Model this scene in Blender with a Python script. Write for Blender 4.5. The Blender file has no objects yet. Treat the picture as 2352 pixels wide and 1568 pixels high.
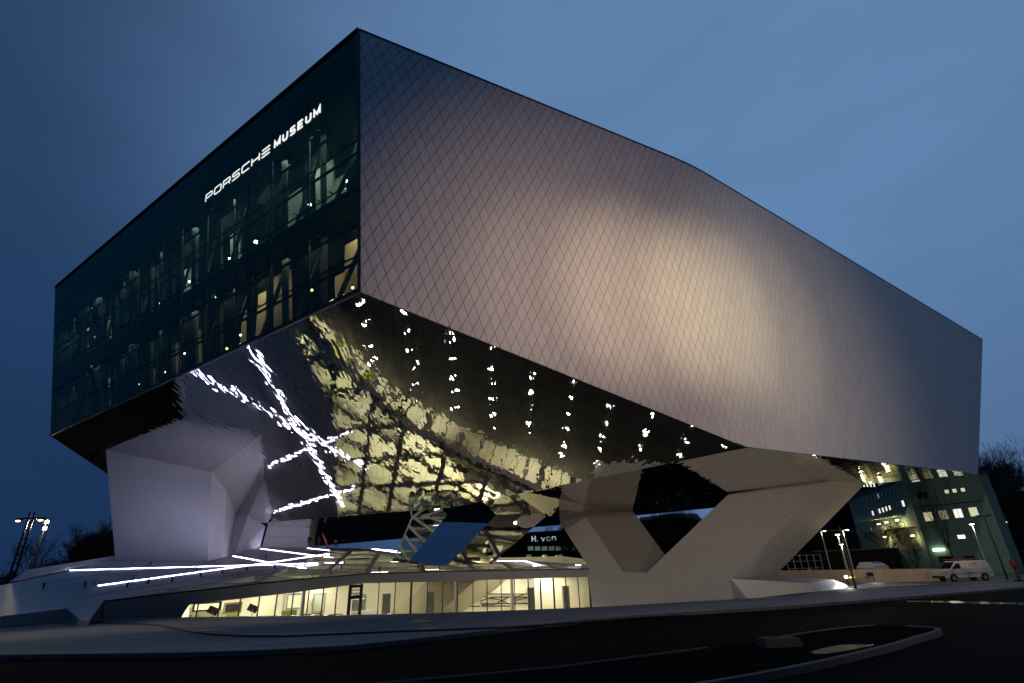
import bpy, bmesh, math, random
from mathutils import Vector, Matrix
from mathutils.geometry import tessellate_polygon
R = math.radians
rnd = random.Random(7)
scene = bpy.context.scene
COL = scene.collection

# ------------------------------------------------------------------ camera
CAM = Vector((0, 0, 1.7)); FPX = 1205.0; TILT = R(24.0); ROLL = R(2.0)
FW = Vector((0, math.cos(TILT), math.sin(TILT)))
_up = Vector((0, -math.sin(TILT), math.cos(TILT))); _rt = Vector((1, 0, 0))
RT = _rt*math.cos(ROLL) - _up*math.sin(ROLL)
UP = _rt*math.sin(ROLL) + _up*math.cos(ROLL)
cam_d = bpy.data.cameras.new('camera'); cam = bpy.data.objects.new('camera', cam_d); COL.objects.link(cam)
cam_d.sensor_width = 36; cam_d.lens = FPX*36/2352; cam_d.clip_end = 6000; cam_d.clip_start = 0.1
m = Matrix((RT, UP, -FW)).transposed().to_4x4(); m.translation = CAM
cam.matrix_world = m
scene.camera = cam
vs = scene.view_settings
vs.view_transform = 'Standard'; vs.look = 'None'; vs.gamma = 1; vs.exposure = 0.0; vs.use_curve_mapping = False
scene.cycles.use_denoising = True
scene.cycles.max_bounces = 9; scene.cycles.glossy_bounces = 6; scene.cycles.transparent_max_bounces = 16
scene.cycles.sample_clamp_indirect = 6.0
scene.cycles.caustics_reflective = False; scene.cycles.caustics_refractive = False

# ------------------------------------------------------------------ dusk sky
world = bpy.data.worlds.new('World'); scene.world = world; world.use_nodes = True
nt = world.node_tree; nt.nodes.clear()
def N(t, **k):
    n = nt.nodes.new(t)
    for a, b in k.items(): setattr(n, a, b)
    return n
def L(a, b): nt.links.new(a, b)
out = N('ShaderNodeOutputWorld'); bg = N('ShaderNodeBackground'); L(bg.outputs[0], out.inputs[0])
tc = N('ShaderNodeTexCoord'); sep = N('ShaderNodeSeparateXYZ'); L(tc.outputs['Generated'], sep.inputs[0])
ramp = N('ShaderNodeValToRGB'); L(sep.outputs[2], ramp.inputs[0])
cr = ramp.color_ramp
cr.elements[0].position = 0.0; cr.elements[0].color = (.012, .036, .105, 1)
cr.elements[1].position = 1.0; cr.elements[1].color = (.030, .068, .150, 1)
for p, c in ((.12, (.013, .040, .115)), (.32, (.019, .053, .142)), (.55, (.027, .068, .165))):
    e = cr.elements.new(p); e.color = (*c, 1)
# after-glow of the sunken sun, high on the right
dot = N('ShaderNodeVectorMath', operation='DOT_PRODUCT'); L(tc.outputs['Generated'], dot.inputs[0])
dot.inputs[1].default_value = Vector((.36, .72, .62)).normalized()
pw = N('ShaderNodeMapRange'); L(dot.outputs['Value'], pw.inputs[0])
pw.inputs[1].default_value = .45; pw.inputs[2].default_value = 1.0; pw.inputs[3].default_value = 0; pw.inputs[4].default_value = 1
pw.interpolation_type = 'SMOOTHSTEP'
glow = N('ShaderNodeMix', data_type='RGBA', blend_type='ADD'); glow.inputs[0].default_value = 1
gl = N('ShaderNodeMix', data_type='RGBA'); L(pw.outputs[0], gl.inputs[0])
gl.inputs[6].default_value = (0, 0, 0, 1); gl.inputs[7].default_value = (.112, .204, .345, 1)
L(ramp.outputs[0], glow.inputs[6]); L(gl.outputs[2], glow.inputs[7])
# clouds
mp = N('ShaderNodeMapping'); L(tc.outputs['Generated'], mp.inputs[0]); mp.inputs['Scale'].default_value = (1.0, 1.0, 4.0)
mp.inputs['Rotation'].default_value = (R(2), R(1), 0)
n1 = N('ShaderNodeTexNoise'); L(mp.outputs[0], n1.inputs['Vector']); n1.inputs['Scale'].default_value = 2.1
n1.inputs['Detail'].default_value = 5; n1.inputs['Roughness'].default_value = .52
mr = N('ShaderNodeMapRange'); L(n1.outputs[0], mr.inputs[0])
mr.inputs[1].default_value = .35; mr.inputs[2].default_value = .68; mr.inputs[3].default_value = .90; mr.inputs[4].default_value = 1.03
mul = N('ShaderNodeMix', data_type='RGBA', blend_type='MULTIPLY'); mul.inputs[0].default_value = 1
L(glow.outputs[2], mul.inputs[6]); L(mr.outputs[0], mul.inputs[7])
L(mul.outputs[2], bg.inputs[0]); bg.inputs[1].default_value = .86

# floodlights on masts across the road, behind the photographer, that light the white wall, plus one beam added from the left
def flood(loc, aim, power, col, ang, blend, soft=.4):
    d = bpy.data.lights.new('floodlight', 'SPOT'); d.energy = power; d.color = col; d.spot_size = R(ang); d.spot_blend = blend; d.shadow_soft_size = soft
    o = bpy.data.objects.new('floodlight', d); COL.objects.link(o); o.location = loc
    o.rotation_euler = (Vector(aim)-Vector(loc)).to_track_quat('-Z', 'Y').to_euler()
flood((9, -12, 9), (3.6, 28.6, 18.2), 14000, (1, .70, .48), 23, 1.0)
flood((17, -10, 9), (9.0, 31.4, 18.9), 33000, (1, .74, .46), 23, 1.0)
flood((27, -8, 9), (15.0, 34.9, 19.6), 34000, (1, .80, .46), 22, 1.0)
flood((36, -8, 9), (21.0, 38.5, 20.0), 19000, (1, .82, .48), 23, 1.0)
flood((36, -10, 9), (25, 41, 18), 19000, (1, .82, .60), 44, 1.0)
flood((10, -16, 9), (8, 32, 15.2), 30000, (1, .71, .56), 56, 1.0)
flood((10, -26, 8), (44, 54.5, 18), 24000, (1, .86, .76), 50, 1.0)
flood((-46, 4, 7), (17, 60, 4.6), 40000, (1, .92, .80), 27, .8)  # added spot from the left, brightens the V pillar's front face
# ------------------------------------------------------------------ survey helpers: sight lines met with real planes
def ray(x, y): return FW + RT*((x-1176)/FPX) + UP*((784-y)/FPX)
def atz(x, y, z): d = ray(x, y); return CAM + d*((z-CAM.z)/d.z)
def aty(x, y, Y): d = ray(x, y); return CAM + d*(Y/d.y)
class Plane:
    def __init__(s, a, b, c):
        s.n = (b-a).cross(c-a).normalized()
        if s.n.z < 0: s.n = -s.n
        s.d = s.n.dot(a)
    def hit(s, x, y):
        d = ray(x, y); return CAM + d*((s.d - s.n.dot(CAM))/s.n.dot(d))
    def z(s, x, y): return (s.d - s.n.x*x - s.n.y*y)/s.n.z

# ------------------------------------------------------------------ materials
MATS = {}
def mat(name, col=(.5, .5, .5), rough=.5, metal=0., emit=None, es=0., noise=0., nscale=3., bump=0., bscale=5., spec=.5, stretch=None, wpos=False, bdet=2):
    m = bpy.data.materials.new(name); m.use_nodes = True; t = m.node_tree
    b = t.nodes['Principled BSDF']
    b.inputs['Base Color'].default_value = (*col, 1); b.inputs['Roughness'].default_value = rough
    b.inputs['Metallic'].default_value = metal; b.inputs['Specular IOR Level'].default_value = spec
    if emit: b.inputs['Emission Color'].default_value = (*emit, 1); b.inputs['Emission Strength'].default_value = es
    if noise or bump:
        tcn = t.nodes.new('ShaderNodeTexCoord'); mpn = t.nodes.new('ShaderNodeMapping')
        if wpos: gp_ = t.nodes.new('ShaderNodeNewGeometry'); t.links.new(gp_.outputs['Position'], mpn.inputs[0])
        else: t.links.new(tcn.outputs['Object'], mpn.inputs[0])
        if stretch: mpn.inputs['Scale'].default_value = stretch
    if noise:
        nz = t.nodes.new('ShaderNodeTexNoise'); nz.inputs['Scale'].default_value = nscale; nz.inputs['Detail'].default_value = 6
        t.links.new(mpn.outputs[0], nz.inputs['Vector'])
        r = t.nodes.new('ShaderNodeMapRange'); t.links.new(nz.outputs[0], r.inputs[0])
        r.inputs[1].default_value = .3; r.inputs[2].default_value = .7; r.inputs[3].default_value = 1-noise; r.inputs[4].default_value = 1+noise
        x = t.nodes.new('ShaderNodeMix'); x.data_type = 'RGBA'; x.blend_type = 'MULTIPLY'; x.inputs[0].default_value = 1
        x.inputs[6].default_value = (*col, 1); t.links.new(r.outputs[0], x.inputs[7]); t.links.new(x.outputs[2], b.inputs['Base Color'])
    if bump:
        nb = t.nodes.new('ShaderNodeTexNoise'); nb.inputs['Scale'].default_value = bscale; nb.inputs['Detail'].default_value = bdet
        t.links.new(mpn.outputs[0], nb.inputs['Vector'])
        bp = t.nodes.new('ShaderNodeBump'); bp.inputs['Strength'].default_value = 1; bp.inputs['Distance'].default_value = bump
        t.links.new(nb.outputs[0], bp.inputs['Height']); t.links.new(bp.outputs[0], b.inputs['Normal'])
    MATS[name] = m; return m
def glassmat(name, tint, gloss_col=(1, 1, 1), ior=1.5, rough=0.0):
    m = bpy.data.materials.new(name); m.use_nodes = True; t = m.node_tree; t.nodes.clear()
    o = t.nodes.new('ShaderNodeOutputMaterial'); mx = t.nodes.new('ShaderNodeMixShader')
    tr = t.nodes.new('ShaderNodeBsdfTransparent'); tr.inputs[0].default_value = (*tint, 1)
    g = t.nodes.new('ShaderNodeBsdfGlossy'); g.inputs[0].default_value = (*gloss_col, 1); g.inputs['Roughness'].default_value = rough
    f = t.nodes.new('ShaderNodeFresnel'); f.inputs[0].default_value = ior
    ge = t.nodes.new('ShaderNodeNewGeometry'); iv = t.nodes.new('ShaderNodeMath'); iv.operation = 'SUBTRACT'; iv.inputs[0].default_value = 1
    t.links.new(ge.outputs['Backfacing'], iv.inputs[1]); ml = t.nodes.new('ShaderNodeMath'); ml.operation = 'MULTIPLY'
    t.links.new(f.outputs[0], ml.inputs[0]); t.links.new(iv.outputs[0], ml.inputs[1])       # a thin pane mirrors on its front face only
    t.links.new(ml.outputs[0], mx.inputs[0]); t.links.new(tr.outputs[0], mx.inputs[1]); t.links.new(g.outputs[0], mx.inputs[2])
    t.links.new(mx.outputs[0], o.inputs[0]); MATS[name] = m; return m
M_white = mat('white_render', (.74, .73, .72), .55, noise=.03, nscale=.5)
M_vconc = mat('pale_concrete', (.42, .41, .39), .6, noise=.09)
M_deck = mat('white_deck', (.68, .68, .69), .38, noise=.10, nscale=.6, bump=.004, bscale=1.2, stretch=(1, .25, 1))
M_fascia = mat('grey_fascia', (.25, .25, .255), .6, noise=.04, nscale=.7)
M_wall = mat('white_metal_panel', (.66, .64, .63), .45, metal=.2)
def panel_tone(m, col, amt):     # each panel a shade of its own
    t = m.node_tree; b = t.nodes['Principled BSDF']; g = t.nodes.new('ShaderNodeNewGeometry'); oi = t.nodes.new('ShaderNodeObjectInfo')
    a = t.nodes.new('ShaderNodeMath'); a.operation = 'ADD'; t.links.new(g.outputs['Random Per Island'], a.inputs[0]); t.links.new(oi.outputs['Random'], a.inputs[1])
    f = t.nodes.new('ShaderNodeMath'); f.operation = 'FRACT'; t.links.new(a.outputs[0], f.inputs[0])
    r = t.nodes.new('ShaderNodeMapRange'); t.links.new(f.outputs[0], r.inputs[0]); r.inputs[3].default_value = 1-amt; r.inputs[4].default_value = 1+amt
    x = t.nodes.new('ShaderNodeMix'); x.data_type = 'RGBA'; x.blend_type = 'MULTIPLY'; x.inputs[0].default_value = 1; x.inputs[6].default_value = (*col, 1)
    t.links.new(r.outputs[0], x.inputs[7]); t.links.new(x.outputs[2], b.inputs['Base Color'])
panel_tone(M_wall, (.66, .64, .63), .045)
M_joint = mat('dark_joint', (.03, .03, .03), .8)
M_mirror = mat('polished_steel', (.66, .65, .60), .025, metal=1, bump=.0070, bscale=2.4, bdet=0, wpos=True, stretch=(1.5, .36, 1))
M_mirror2 = mat('polished_steel_flat', (.72, .71, .70), .03, metal=1, bump=.006, bscale=1.1)
M_mirror3 = mat('polished_steel_wavy', (.72, .71, .66), .02, metal=1, bump=.006, bscale=1.6, bdet=0, wpos=True)
M_roof = mat('roof_dark', (.06, .06, .06), .8)
M_black = mat('black_metal', (.012, .012, .013), .45, metal=.3)
M_grey = mat('grey_steel', (.32, .32, .31), .45, metal=.4)
M_galv = mat('pale_steel', (.55, .55, .53), .4, metal=.5)
M_lattice = mat('lattice_white', (.46, .46, .44), .5)
M_fglass = glassmat('facade_glass', (.50, .66, .66), (.10, .56, .50), 1.55, .03)
M_cglass = glassmat('clear_glass', (.96, .965, .93), (1, 1, 1), 1.4)
M_sglass = glassmat('skylight_glass', (.88, .92, .80), (1, 1, 1), 1.45)
M_tglass = glassmat('tower_glass', (.62, .72, .68), (.9, 1, .95), 1.5)
M_wglass = glassmat('window_glass', (.25, .28, .28), (1, 1, 1), 1.6)
M_cream = mat('cream_plaster', (.80, .77, .62), .6, noise=.03)
M_floor = mat('foyer_floor', (.68, .65, .52), .7, spec=.2)
M_tan = mat('tan_cladding', (.40, .36, .27), .5, noise=.06, nscale=1)
M_strip = mat('light_strip', (.8, .8, .8), .4, emit=(.68, .65, 1.0), es=24)
M_sign = mat('lit_letter', (.9, .9, .9), .4, emit=(1, .96, .93), es=.98)
M_lamp = mat('lamp_white', (.9, .9, .9), .4, emit=(.95, .97, 1), es=40)
M_glamp = mat('ground_lamp', (.9, .9, .9), .4, emit=(1, .98, .94), es=60)
M_sod = mat('lamp_sodium', (.9, .8, .6), .4, emit=(1, .55, .20), es=9)
M_ceil = mat('ceiling_light', (.9, .9, .8), .4, emit=(1, .94, .74), es=42)
M_win = mat('lit_window', (.6, .6, .5), .5, emit=(.95, .92, .55), es=.62, noise=.3, nscale=.9)
M_winw = mat('lit_window_white', (.6, .6, .5), .5, emit=(.95, .97, .86), es=1.0)
M_plaza = mat('plaza_concrete', (.30, .295, .28), .75, spec=.12, noise=.22, nscale=.5, stretch=(.35, 1.6, 1), bump=.003, bscale=8)
M_fore = mat('forecourt_paving', (.15, .147, .125), .75, spec=.12, noise=.2, nscale=.5)
M_asph = mat('asphalt', (.005, .005, .005), .9, spec=.03, noise=.3, nscale=1.2, bump=.004, bscale=30)
M_soil = mat('dark_ground', (.012, .012, .010), 1.0, noise=.3, spec=0)
M_kerb = mat('kerb_stone', (.085, .08, .072), .8, noise=.2, nscale=3)
M_paint = mat('road_paint', (.20, .20, .19), .7, noise=.3, nscale=4)
M_wet = mat('puddle_water', (.02, .02, .02), .06, spec=.8)
M_green = mat('green_render', (.16, .29, .245), .8, noise=.08, nscale=.4)
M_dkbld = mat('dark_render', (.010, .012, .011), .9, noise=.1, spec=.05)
M_conc = mat('beige_concrete', (.42, .35, .26), .8, noise=.10, nscale=.8)
M_bark = mat('bark', (.020, .018, .015), .9)
M_van = mat('van_paint', (.52, .51, .50), .3, spec=.6)
M_tyre = mat('tyre_rubber', (.012, .012, .012), .8)
M_vglass = mat('van_glass', (.01, .012, .014), .08, spec=.6)
M_orange = mat('orange_cloth', (.55, .10, .03), .8)
M_cloth = mat('dark_cloth', (.02, .02, .025), .9)
M_skin = mat('skin', (.35, .22, .16), .6)
M_red = mat('red_paint', (.35, .03, .015), .5)
M_bench = mat('green_cushion', (.22, .28, .05), .7)
M_wood = mat('brown_wood', (.16, .10, .05), .6, noise=.2)
M_amber = mat('amber_lens', (.5, .18, .03), .3)
M_hvis = mat('hivis_cloth', (.45, .55, .05), .8)

# ------------------------------------------------------------------ mesh helpers
class MB:
    def __init__(s): s.v = []; s.f = []
    def add(s, vs, fs):
        o = len(s.v); s.v += [Vector(q) for q in vs]; s.f += [tuple(i+o for i in f) for f in fs]
    def prism(s, poly, off):
        poly = [Vector(p) for p in poly]; off = Vector(off); n = len(poly)
        s.add(poly + [p+off for p in poly], [tuple(range(n)), tuple(reversed(range(n, 2*n)))] + [(i, (i+1) % n, n+(i+1) % n, n+i) for i in range(n)])
    def hull(s, a, b):          # loft between two loops of the same length, capped
        n = len(a); s.add(list(a)+list(b), [tuple(range(n)), tuple(reversed(range(n, 2*n)))] + [(i, (i+1) % n, n+(i+1) % n, n+i) for i in range(n)])
    def box(s, c, size, rz=0., frame=None):
        c = Vector(c); x, y, z = [k/2 for k in size]
        if frame: U, V, W = frame
        else: U, V, W = Vector((math.cos(rz), math.sin(rz), 0)), Vector((-math.sin(rz), math.cos(rz), 0)), Vector((0, 0, 1))
        vs_ = [c + U*(a*x) + V*(b*y) + W*(d*z) for a in (-1, 1) for b in (-1, 1) for d in (-1, 1)]
        s.add(vs_, [(0, 1, 3, 2), (4, 6, 7, 5), (0, 4, 5, 1), (2, 3, 7, 6), (0, 2, 6, 4), (1, 5, 7, 3)])
    def bar(s, a, b, w, h, upv=(0, 0, 1)):
        a = Vector(a); b = Vector(b); d = (b-a); l = d.length
        if l < 1e-5: return
        d /= l; u = Vector(upv); sd = d.cross(u)
        if sd.length < 1e-4: sd = d.cross(Vector((1, 0, 0)))
        sd.normalize(); u = sd.cross(d).normalized()
        s.box((a+b)/2, (l, w, h), frame=(d, sd, u))
    def tube(s, pts, rads, n=6, cap=True):
        pts = [Vector(p) for p in pts]
        if not hasattr(rads, '__len__'): rads = [rads]*len(pts)
        rings = []; ref = None
        for i, p in enumerate(pts):
            d = (pts[min(i+1, len(pts)-1)] - pts[max(i-1, 0)])
            d = d.normalized() if d.length > 1e-9 else Vector((0, 0, 1))
            if ref is None: ref = Vector((1, 0, 0)) if abs(d.x) < .8 else Vector((0, 1, 0))
            u = (ref - d*ref.dot(d)).normalized(); v = d.cross(u); ref = u
            rings.append([p + (u*math.cos(2*math.pi*k/n) + v*math.sin(2*math.pi*k/n))*rads[i] for k in range(n)])
        o = len(s.v)
        for r in rings: s.v += r
        for i in range(len(pts)-1):
            for k in range(n):
                s.f.append((o+i*n+k, o+i*n+(k+1) % n, o+(i+1)*n+(k+1) % n, o+(i+1)*n+k))
        if cap:
            s.f.append(tuple(o+k for k in reversed(range(n)))); s.f.append(tuple(o+(len(pts)-1)*n+k for k in range(n)))
    def ball(s, c, r, seg=8, rings=5, sc=(1, 1, 1)):
        c = Vector(c); vs_ = [c+Vector((0, 0, r*sc[2]))]
        for i in range(1, rings):
            a = math.pi*i/rings
            for k in range(seg):
                b = 2*math.pi*k/seg; vs_.append(c+Vector((r*sc[0]*math.sin(a)*math.cos(b), r*sc[1]*math.sin(a)*math.sin(b), r*sc[2]*math.cos(a))))
        vs_.append(c-Vector((0, 0, r*sc[2]))); fs = []
        for k in range(seg): fs.append((0, 1+k, 1+(k+1) % seg))
        for i in range(rings-2):
            for k in range(seg): fs.append((1+i*seg+k, 1+(i+1)*seg+k, 1+(i+1)*seg+(k+1) % seg, 1+i*seg+(k+1) % seg))
        l = len(vs_)-1
        for k in range(seg): fs.append((l, l-seg+(k+1) % seg, l-seg+k))
        s.add(vs_, fs)
    def build(s, name, m, parent=None, smooth=False, stuff=False, recalc=True):
        me = bpy.data.meshes.new(name); org = Vector((0, 0, 0))
        if s.v: org = sum(s.v, Vector((0, 0, 0)))/len(s.v)
        me.from_pydata([v-org for v in s.v], [], s.f)
        if recalc:
            bm = bmesh.new(); bm.from_mesh(me); bmesh.ops.recalc_face_normals(bm, faces=bm.faces[:]); bm.to_mesh(me); bm.free()
        me.materials.append(m)
        if smooth: me.polygons.foreach_set('use_smooth', [True]*len(me.polygons))
        o = bpy.data.objects.new(name, me); COL.objects.link(o); o.location = org
        if parent: put(o, parent)
        if stuff: o['kind'] = 'stuff'
        return o
def world_loc(p):
    v = p.location.copy()
    q = p.parent
    while q: v += q.location; q = q.parent
    return v
def put(o, parent):             # all parents here are unrotated, so parenting is a shift
    o.location = o.location - world_loc(parent); o.parent = parent
def tag(o, label, cat, group=None):
    o['label'] = label; o['category'] = cat
    if group: o['group'] = group
    return o
def thing(name, label, cat, loc=(0, 0, 0), group=None):
    o = bpy.data.objects.new(name, None); COL.objects.link(o); o.location = loc; o.empty_display_size = .2
    return tag(o, label, cat, group)
def struct(o): o['kind'] = 'structure'; return o
def clip(poly, nrm, d):         # keep the side where nrm.p <= d
    o = []; n = len(poly)
    for i in range(n):
        a = poly[i]; b = poly[(i+1) % n]; da = nrm[0]*a[0]+nrm[1]*a[1]-d; db = nrm[0]*b[0]+nrm[1]*b[1]-d
        if da <= 0: o.append(a)
        if (da < 0 < db) or (db < 0 < da):
            t = da/(da-db); o.append((a[0]+(b[0]-a[0])*t, a[1]+(b[1]-a[1])*t))
    return o
def area2(p): return .5*sum(p[i][0]*p[(i+1) % len(p)][1]-p[(i+1) % len(p)][0]*p[i][1] for i in range(len(p)))
def clip_convex(poly, region):
    if area2(region) < 0: region = region[::-1]
    for i in range(len(region)):
        a = region[i]; b = region[(i+1) % len(region)]; nx, ny = b[1]-a[1], -(b[0]-a[0]); l = math.hypot(nx, ny)
        if l < 1e-9: continue
        nx /= l; ny /= l; poly = clip(poly, (nx, ny), nx*a[0]+ny*a[1])
        if len(poly) < 3: return []
    return poly
def inset(poly, g):
    n = len(poly)
    if area2(poly) < 0: poly = poly[::-1]
    P = poly
    for i in range(n):
        a = poly[i]; b = poly[(i+1) % n]; nx, ny = b[1]-a[1], -(b[0]-a[0]); l = math.hypot(nx, ny)
        if l < 1e-6: continue
        nx /= l; ny /= l; P = clip(P, (nx, ny), nx*a[0]+ny*a[1]-g)
        if len(P) < 3: return []
    return P
def lattice_cells(region, m1, s1, m2, s2, o1=0., o2=0.):
    """rhombic cells between lines v=-m1*u+c (step s1) and v=m2*u+c (step s2), clipped to a convex region"""
    c1 = [v+m1*u-o1 for u, v in region]; c2 = [v-m2*u-o2 for u, v in region]; out_ = []
    for i in range(math.floor(min(c1)/s1)-1, math.ceil(max(c1)/s1)+1):
        for j in range(math.floor(min(c2)/s2)-1, math.ceil(max(c2)/s2)+1):
            q = []
            for a, b in ((i, j), (i, j+1), (i+1, j+1), (i+1, j)):
                A = a*s1+o1; B = b*s2+o2; u = (A-B)/(m1+m2); q.append((u, m2*u+B))
            q = clip_convex(list(region), q)
            if q and abs(area2(q)) > .012: out_.append(q)
    return out_
def pieces(items, name, m, parent, key, limit=300):
    """items: list of (verts, faces); the ones showing largest become parts of their own, the rest one joined part"""
    order = sorted(range(len(items)), key=lambda i: -key(items[i][0]))
    rest = MB()
    for r, i in enumerate(order):
        if r < limit:
            b = MB(); b.add(*items[i]); b.build(name, m, parent, recalc=False)
        else: rest.add(*items[i])
    if rest.v: rest.build(name, m, parent, stuff=True, recalc=False)
def apparent(vs_):
    c = sum(vs_, Vector((0, 0, 0)))/len(vs_); n = (vs_[1]-vs_[0]).cross(vs_[2]-vs_[0]); v = c-CAM
    px = 1176+FPX*v.dot(RT)/max(v.dot(FW), .1); py = 784-FPX*v.dot(UP)/max(v.dot(FW), .1)
    if not (0 < px < 2352 and 0 < py < 1568) or v.dot(FW) < 0: return 0
    return abs(n.dot(v))/v.length**3

# ------------------------------------------------------------------ ground
CREST = [(-90, 60), (-60, 50), (-35.3, 39.7), (-29.2, 39.6), (-20.6, 35.5), (-14.9, 33.5), (-5, 31.3), (3.7, 31.4), (12.6, 34.6), (19.5, 37.1), (26.7, 41.8), (38.3, 44.4), (60, 50), (140, 70)]
def lerp_tab(tab, x):
    if x <= tab[0][0]: return tab[0][1]
    for (a, fa), (b, fb) in zip(tab, tab[1:]):
        if x <= b: return fa+(fb-fa)*(x-a)/(b-a)
    return tab[-1][1]
def crest(x): return lerp_tab(CREST, x)
def terrain(x, y):
    d = y-crest(x)
    if d <= 0: return 0.
    cap = lerp_tab([(8, 2.1), (19, 1.2), (27, .35)], x); sl = lerp_tab([(-32, .05), (-15, .062), (8, .068), (19, .068), (27, .03)], x)
    return -min(cap, sl*d)
P_rf = Plane(Vector((0, 0, -4.82)), Vector((10, 0, -5.42)), Vector((0, 10, -3.62)))      # sloping plinth roof
rf = P_rf.hit
FRONT = [(236, 1382), (415, 1361), (597, 1340.6), (664, 1333.6), (834, 1318.6), (1021, 1313), (1349, 1307)]
front3 = [rf(*p) for p in FRONT]
b = MB()
xs = [-42.5+i*2.5 for i in range(74)]; ds = [0, 1, 2, 4, 6, 8, 10, 12, 15, 18, 22, 26, 30, 34, 38, 44, 50]
vv = []; 
for x in xs:
    end = lerp_tab([(p.x, p.y) for p in front3], x) - crest(x) + .1 if -26 < x < 7.6 else 50       # the paving stops at the entrance wall
    for d in ds: d = d*end/50; vv.append((x, crest(x)+d, terrain(x, crest(x)+d)))
k = len(ds)
b.add(vv, [(i*k+j, (i+1)*k+j, (i+1)*k+j+1, i*k+j+1) for i in range(len(xs)-1) for j in range(k-1)])
struct(b.build('forecourt_ground', M_fore, smooth=True))
ROADEDGE = [(-90, 26), (-40, 20.5), (-15.8, 18.2), (-8.5, 16.9), (-4.7, 17.5), (-1, 20.6), (3.2, 24.3), (7, 25.7), (12, 27.2), (19.5, 30.8), (27, 34.5), (31.5, 36.8), (60, 48), (137.5, 66)]
def redge(x): return lerp_tab(ROADEDGE, x)
b = MB(); vv = []
for x in xs: vv += [(x, redge(x), 0), (x, (redge(x)+crest(x))/2, 0), (x, crest(x), 0)]
b.add(vv, [(i*3+j, (i+1)*3+j, (i+1)*3+j+1, i*3+j+1) for i in range(len(xs)-1) for j in range(2)])
struct(b.build('plaza_pavement', M_plaza))
b = MB()
for x0, x1 in zip(xs, xs[1:]):
    b.add([(x0, redge(x0), 0), (x1, redge(x1), 0), (x1, redge(x1)-.14, -.004), (x0, redge(x0)-.14, -.004), (x1, redge(x1)-.15, -.12), (x0, redge(x0)-.15, -.12)], [(0, 1, 2, 3), (3, 2, 4, 5)])
struct(b.build('kerb', M_kerb))
b = MB(); b.add([(-300, -200, -.12), (300, -200, -.12), (300, 70, -.12), (137.5, 66, -.12)] + [(x, redge(x)-.145, -.12) for x in reversed(xs)] + [(-300, 40, -.12)], [])
pts = b.v[:]; tris = tessellate_polygon([pts]); b.f = [tuple(t) for t in tris]
struct(b.build('road', M_asph))
b = MB(); b.add([(-300, 20.4, -.13), (-42.5, 20.4, -.13), (-42.5, 140, -.13), (-300, 240, -.13)], [(0, 1, 2, 3)])
struct(b.build('side_street', M_asph))
b = MB(); b.add([(-3000, -3000, -3.2), (3000, -3000, -3.2), (3000, 3000, -3.2), (-3000, 3000, -3.2)], [(0, 1, 2, 3)])
struct(b.build('ground', M_soil))
# hills far behind, dark rim of the town
b = MB(); hv = []
for i in range(41):
    a = R(-75+150*i/40); r_ = 620; h = 10+10*math.sin(i*1.3)+8*math.sin(i*.37+1); hv += [(r_*math.sin(a), r_*math.cos(a), -3), (r_*1.1*math.sin(a), r_*1.1*math.cos(a), h)]
b.add(hv, [(2*i, 2*i+2, 2*i+3, 2*i+1) for i in range(40)]); struct(b.build('hills', M_soil))

# ------------------------------------------------------------------ key survey points of the museum
ZB, ZT = 14.9, 32.66
Ab = atz(826, 670, ZB); Lb = atz(116, 1000, ZB); At = atz(824, 68, ZT); Lt = atz(127, 660, ZT); Kt = atz(1590, 380, ZT); Rt = atz(2257, 780, ZT)
P_fac = Plane(Ab, At, Lb); P_w1 = Plane(Ab, At, Kt); Kb = P_w1.hit(1716, 1028)
P_w2 = Plane(Kt, Rt, Kb); Rb = P_w2.hit(2247, 1088)
P_sl = Plane(Ab, Lb, Kb); C2 = P_sl.hit(1210, 1130); P_sv = Plane(C2, Kb, Rb)


museum = thing('museum_building', 'huge angular museum with a floodlit white side wall raised on slanted white pillars', 'museum', (0, 45, 0))

# ---- side wall: diamond panels on a gently bent plane
u1 = (Kt-At); u1.z = 0; l1 = u1.length; u1.normalize()
u2 = (Rt-Kt); u2.z = 0; l2 = u2.length; u2.normalize()
FIL = 2.4
plan = [(0., At.xy.to_3d())]
for i in range(13):
    t = i/12; p = (Kt-u1*FIL)*(1-t)**2 + Kt*2*t*(1-t) + (Kt+u2*FIL)*t*t
    p = Vector((p.x, p.y, 0)); q = plan[-1]; plan.append((q[0]+(p-q[1]).length, p))
p = Vector((Rt.x, Rt.y, 0)); plan.append((plan[-1][0]+(p-plan[-1][1]).length, p))
LEAN = .032
def wall_pt(s, z, off=0.):
    i = 0
    while i < len(plan)-2 and s > plan[i+1][0]: i += 1
    (s0, a), (s1, b_) = plan[i], plan[i+1]; d = (b_-a).normalized(); p = a + d*(s-s0)
    n = Vector((d.y, -d.x, 0))
    # smooth normal near the bend
    q = p + n*(LEAN*(z-ZT)+off); return Vector((q.x, q.y, z))
SE = plan[-1][0]
s_ab = (Ab-At).dot(u1); s_kb = (Kb-At).dot(u1); s_rb = SE + (Rb-Rt).dot(u2)
WREG = [(0, ZT), (s_ab, Ab.z), (s_kb, Kb.z), (s_rb, Rb.z), (SE, ZT)]
cells = lattice_cells(WREG, 2.5, 1.68, 2.1, 1.39, 0., .3)
items = []
for c in cells:
    p = inset(c, .014)
    if not p: continue
    n = len(p); fr = [wall_pt(s, z, 0) for s, z in p]; bk = [wall_pt(s, z, -.05) for s, z in p]
    items.append((fr+bk, [tuple(range(n))] + [(i, n+i, n+(i+1) % n, (i+1) % n) for i in range(n)]))
pieces(items, 'wall_panel', M_wall, museum, apparent)
b = MB()
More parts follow.
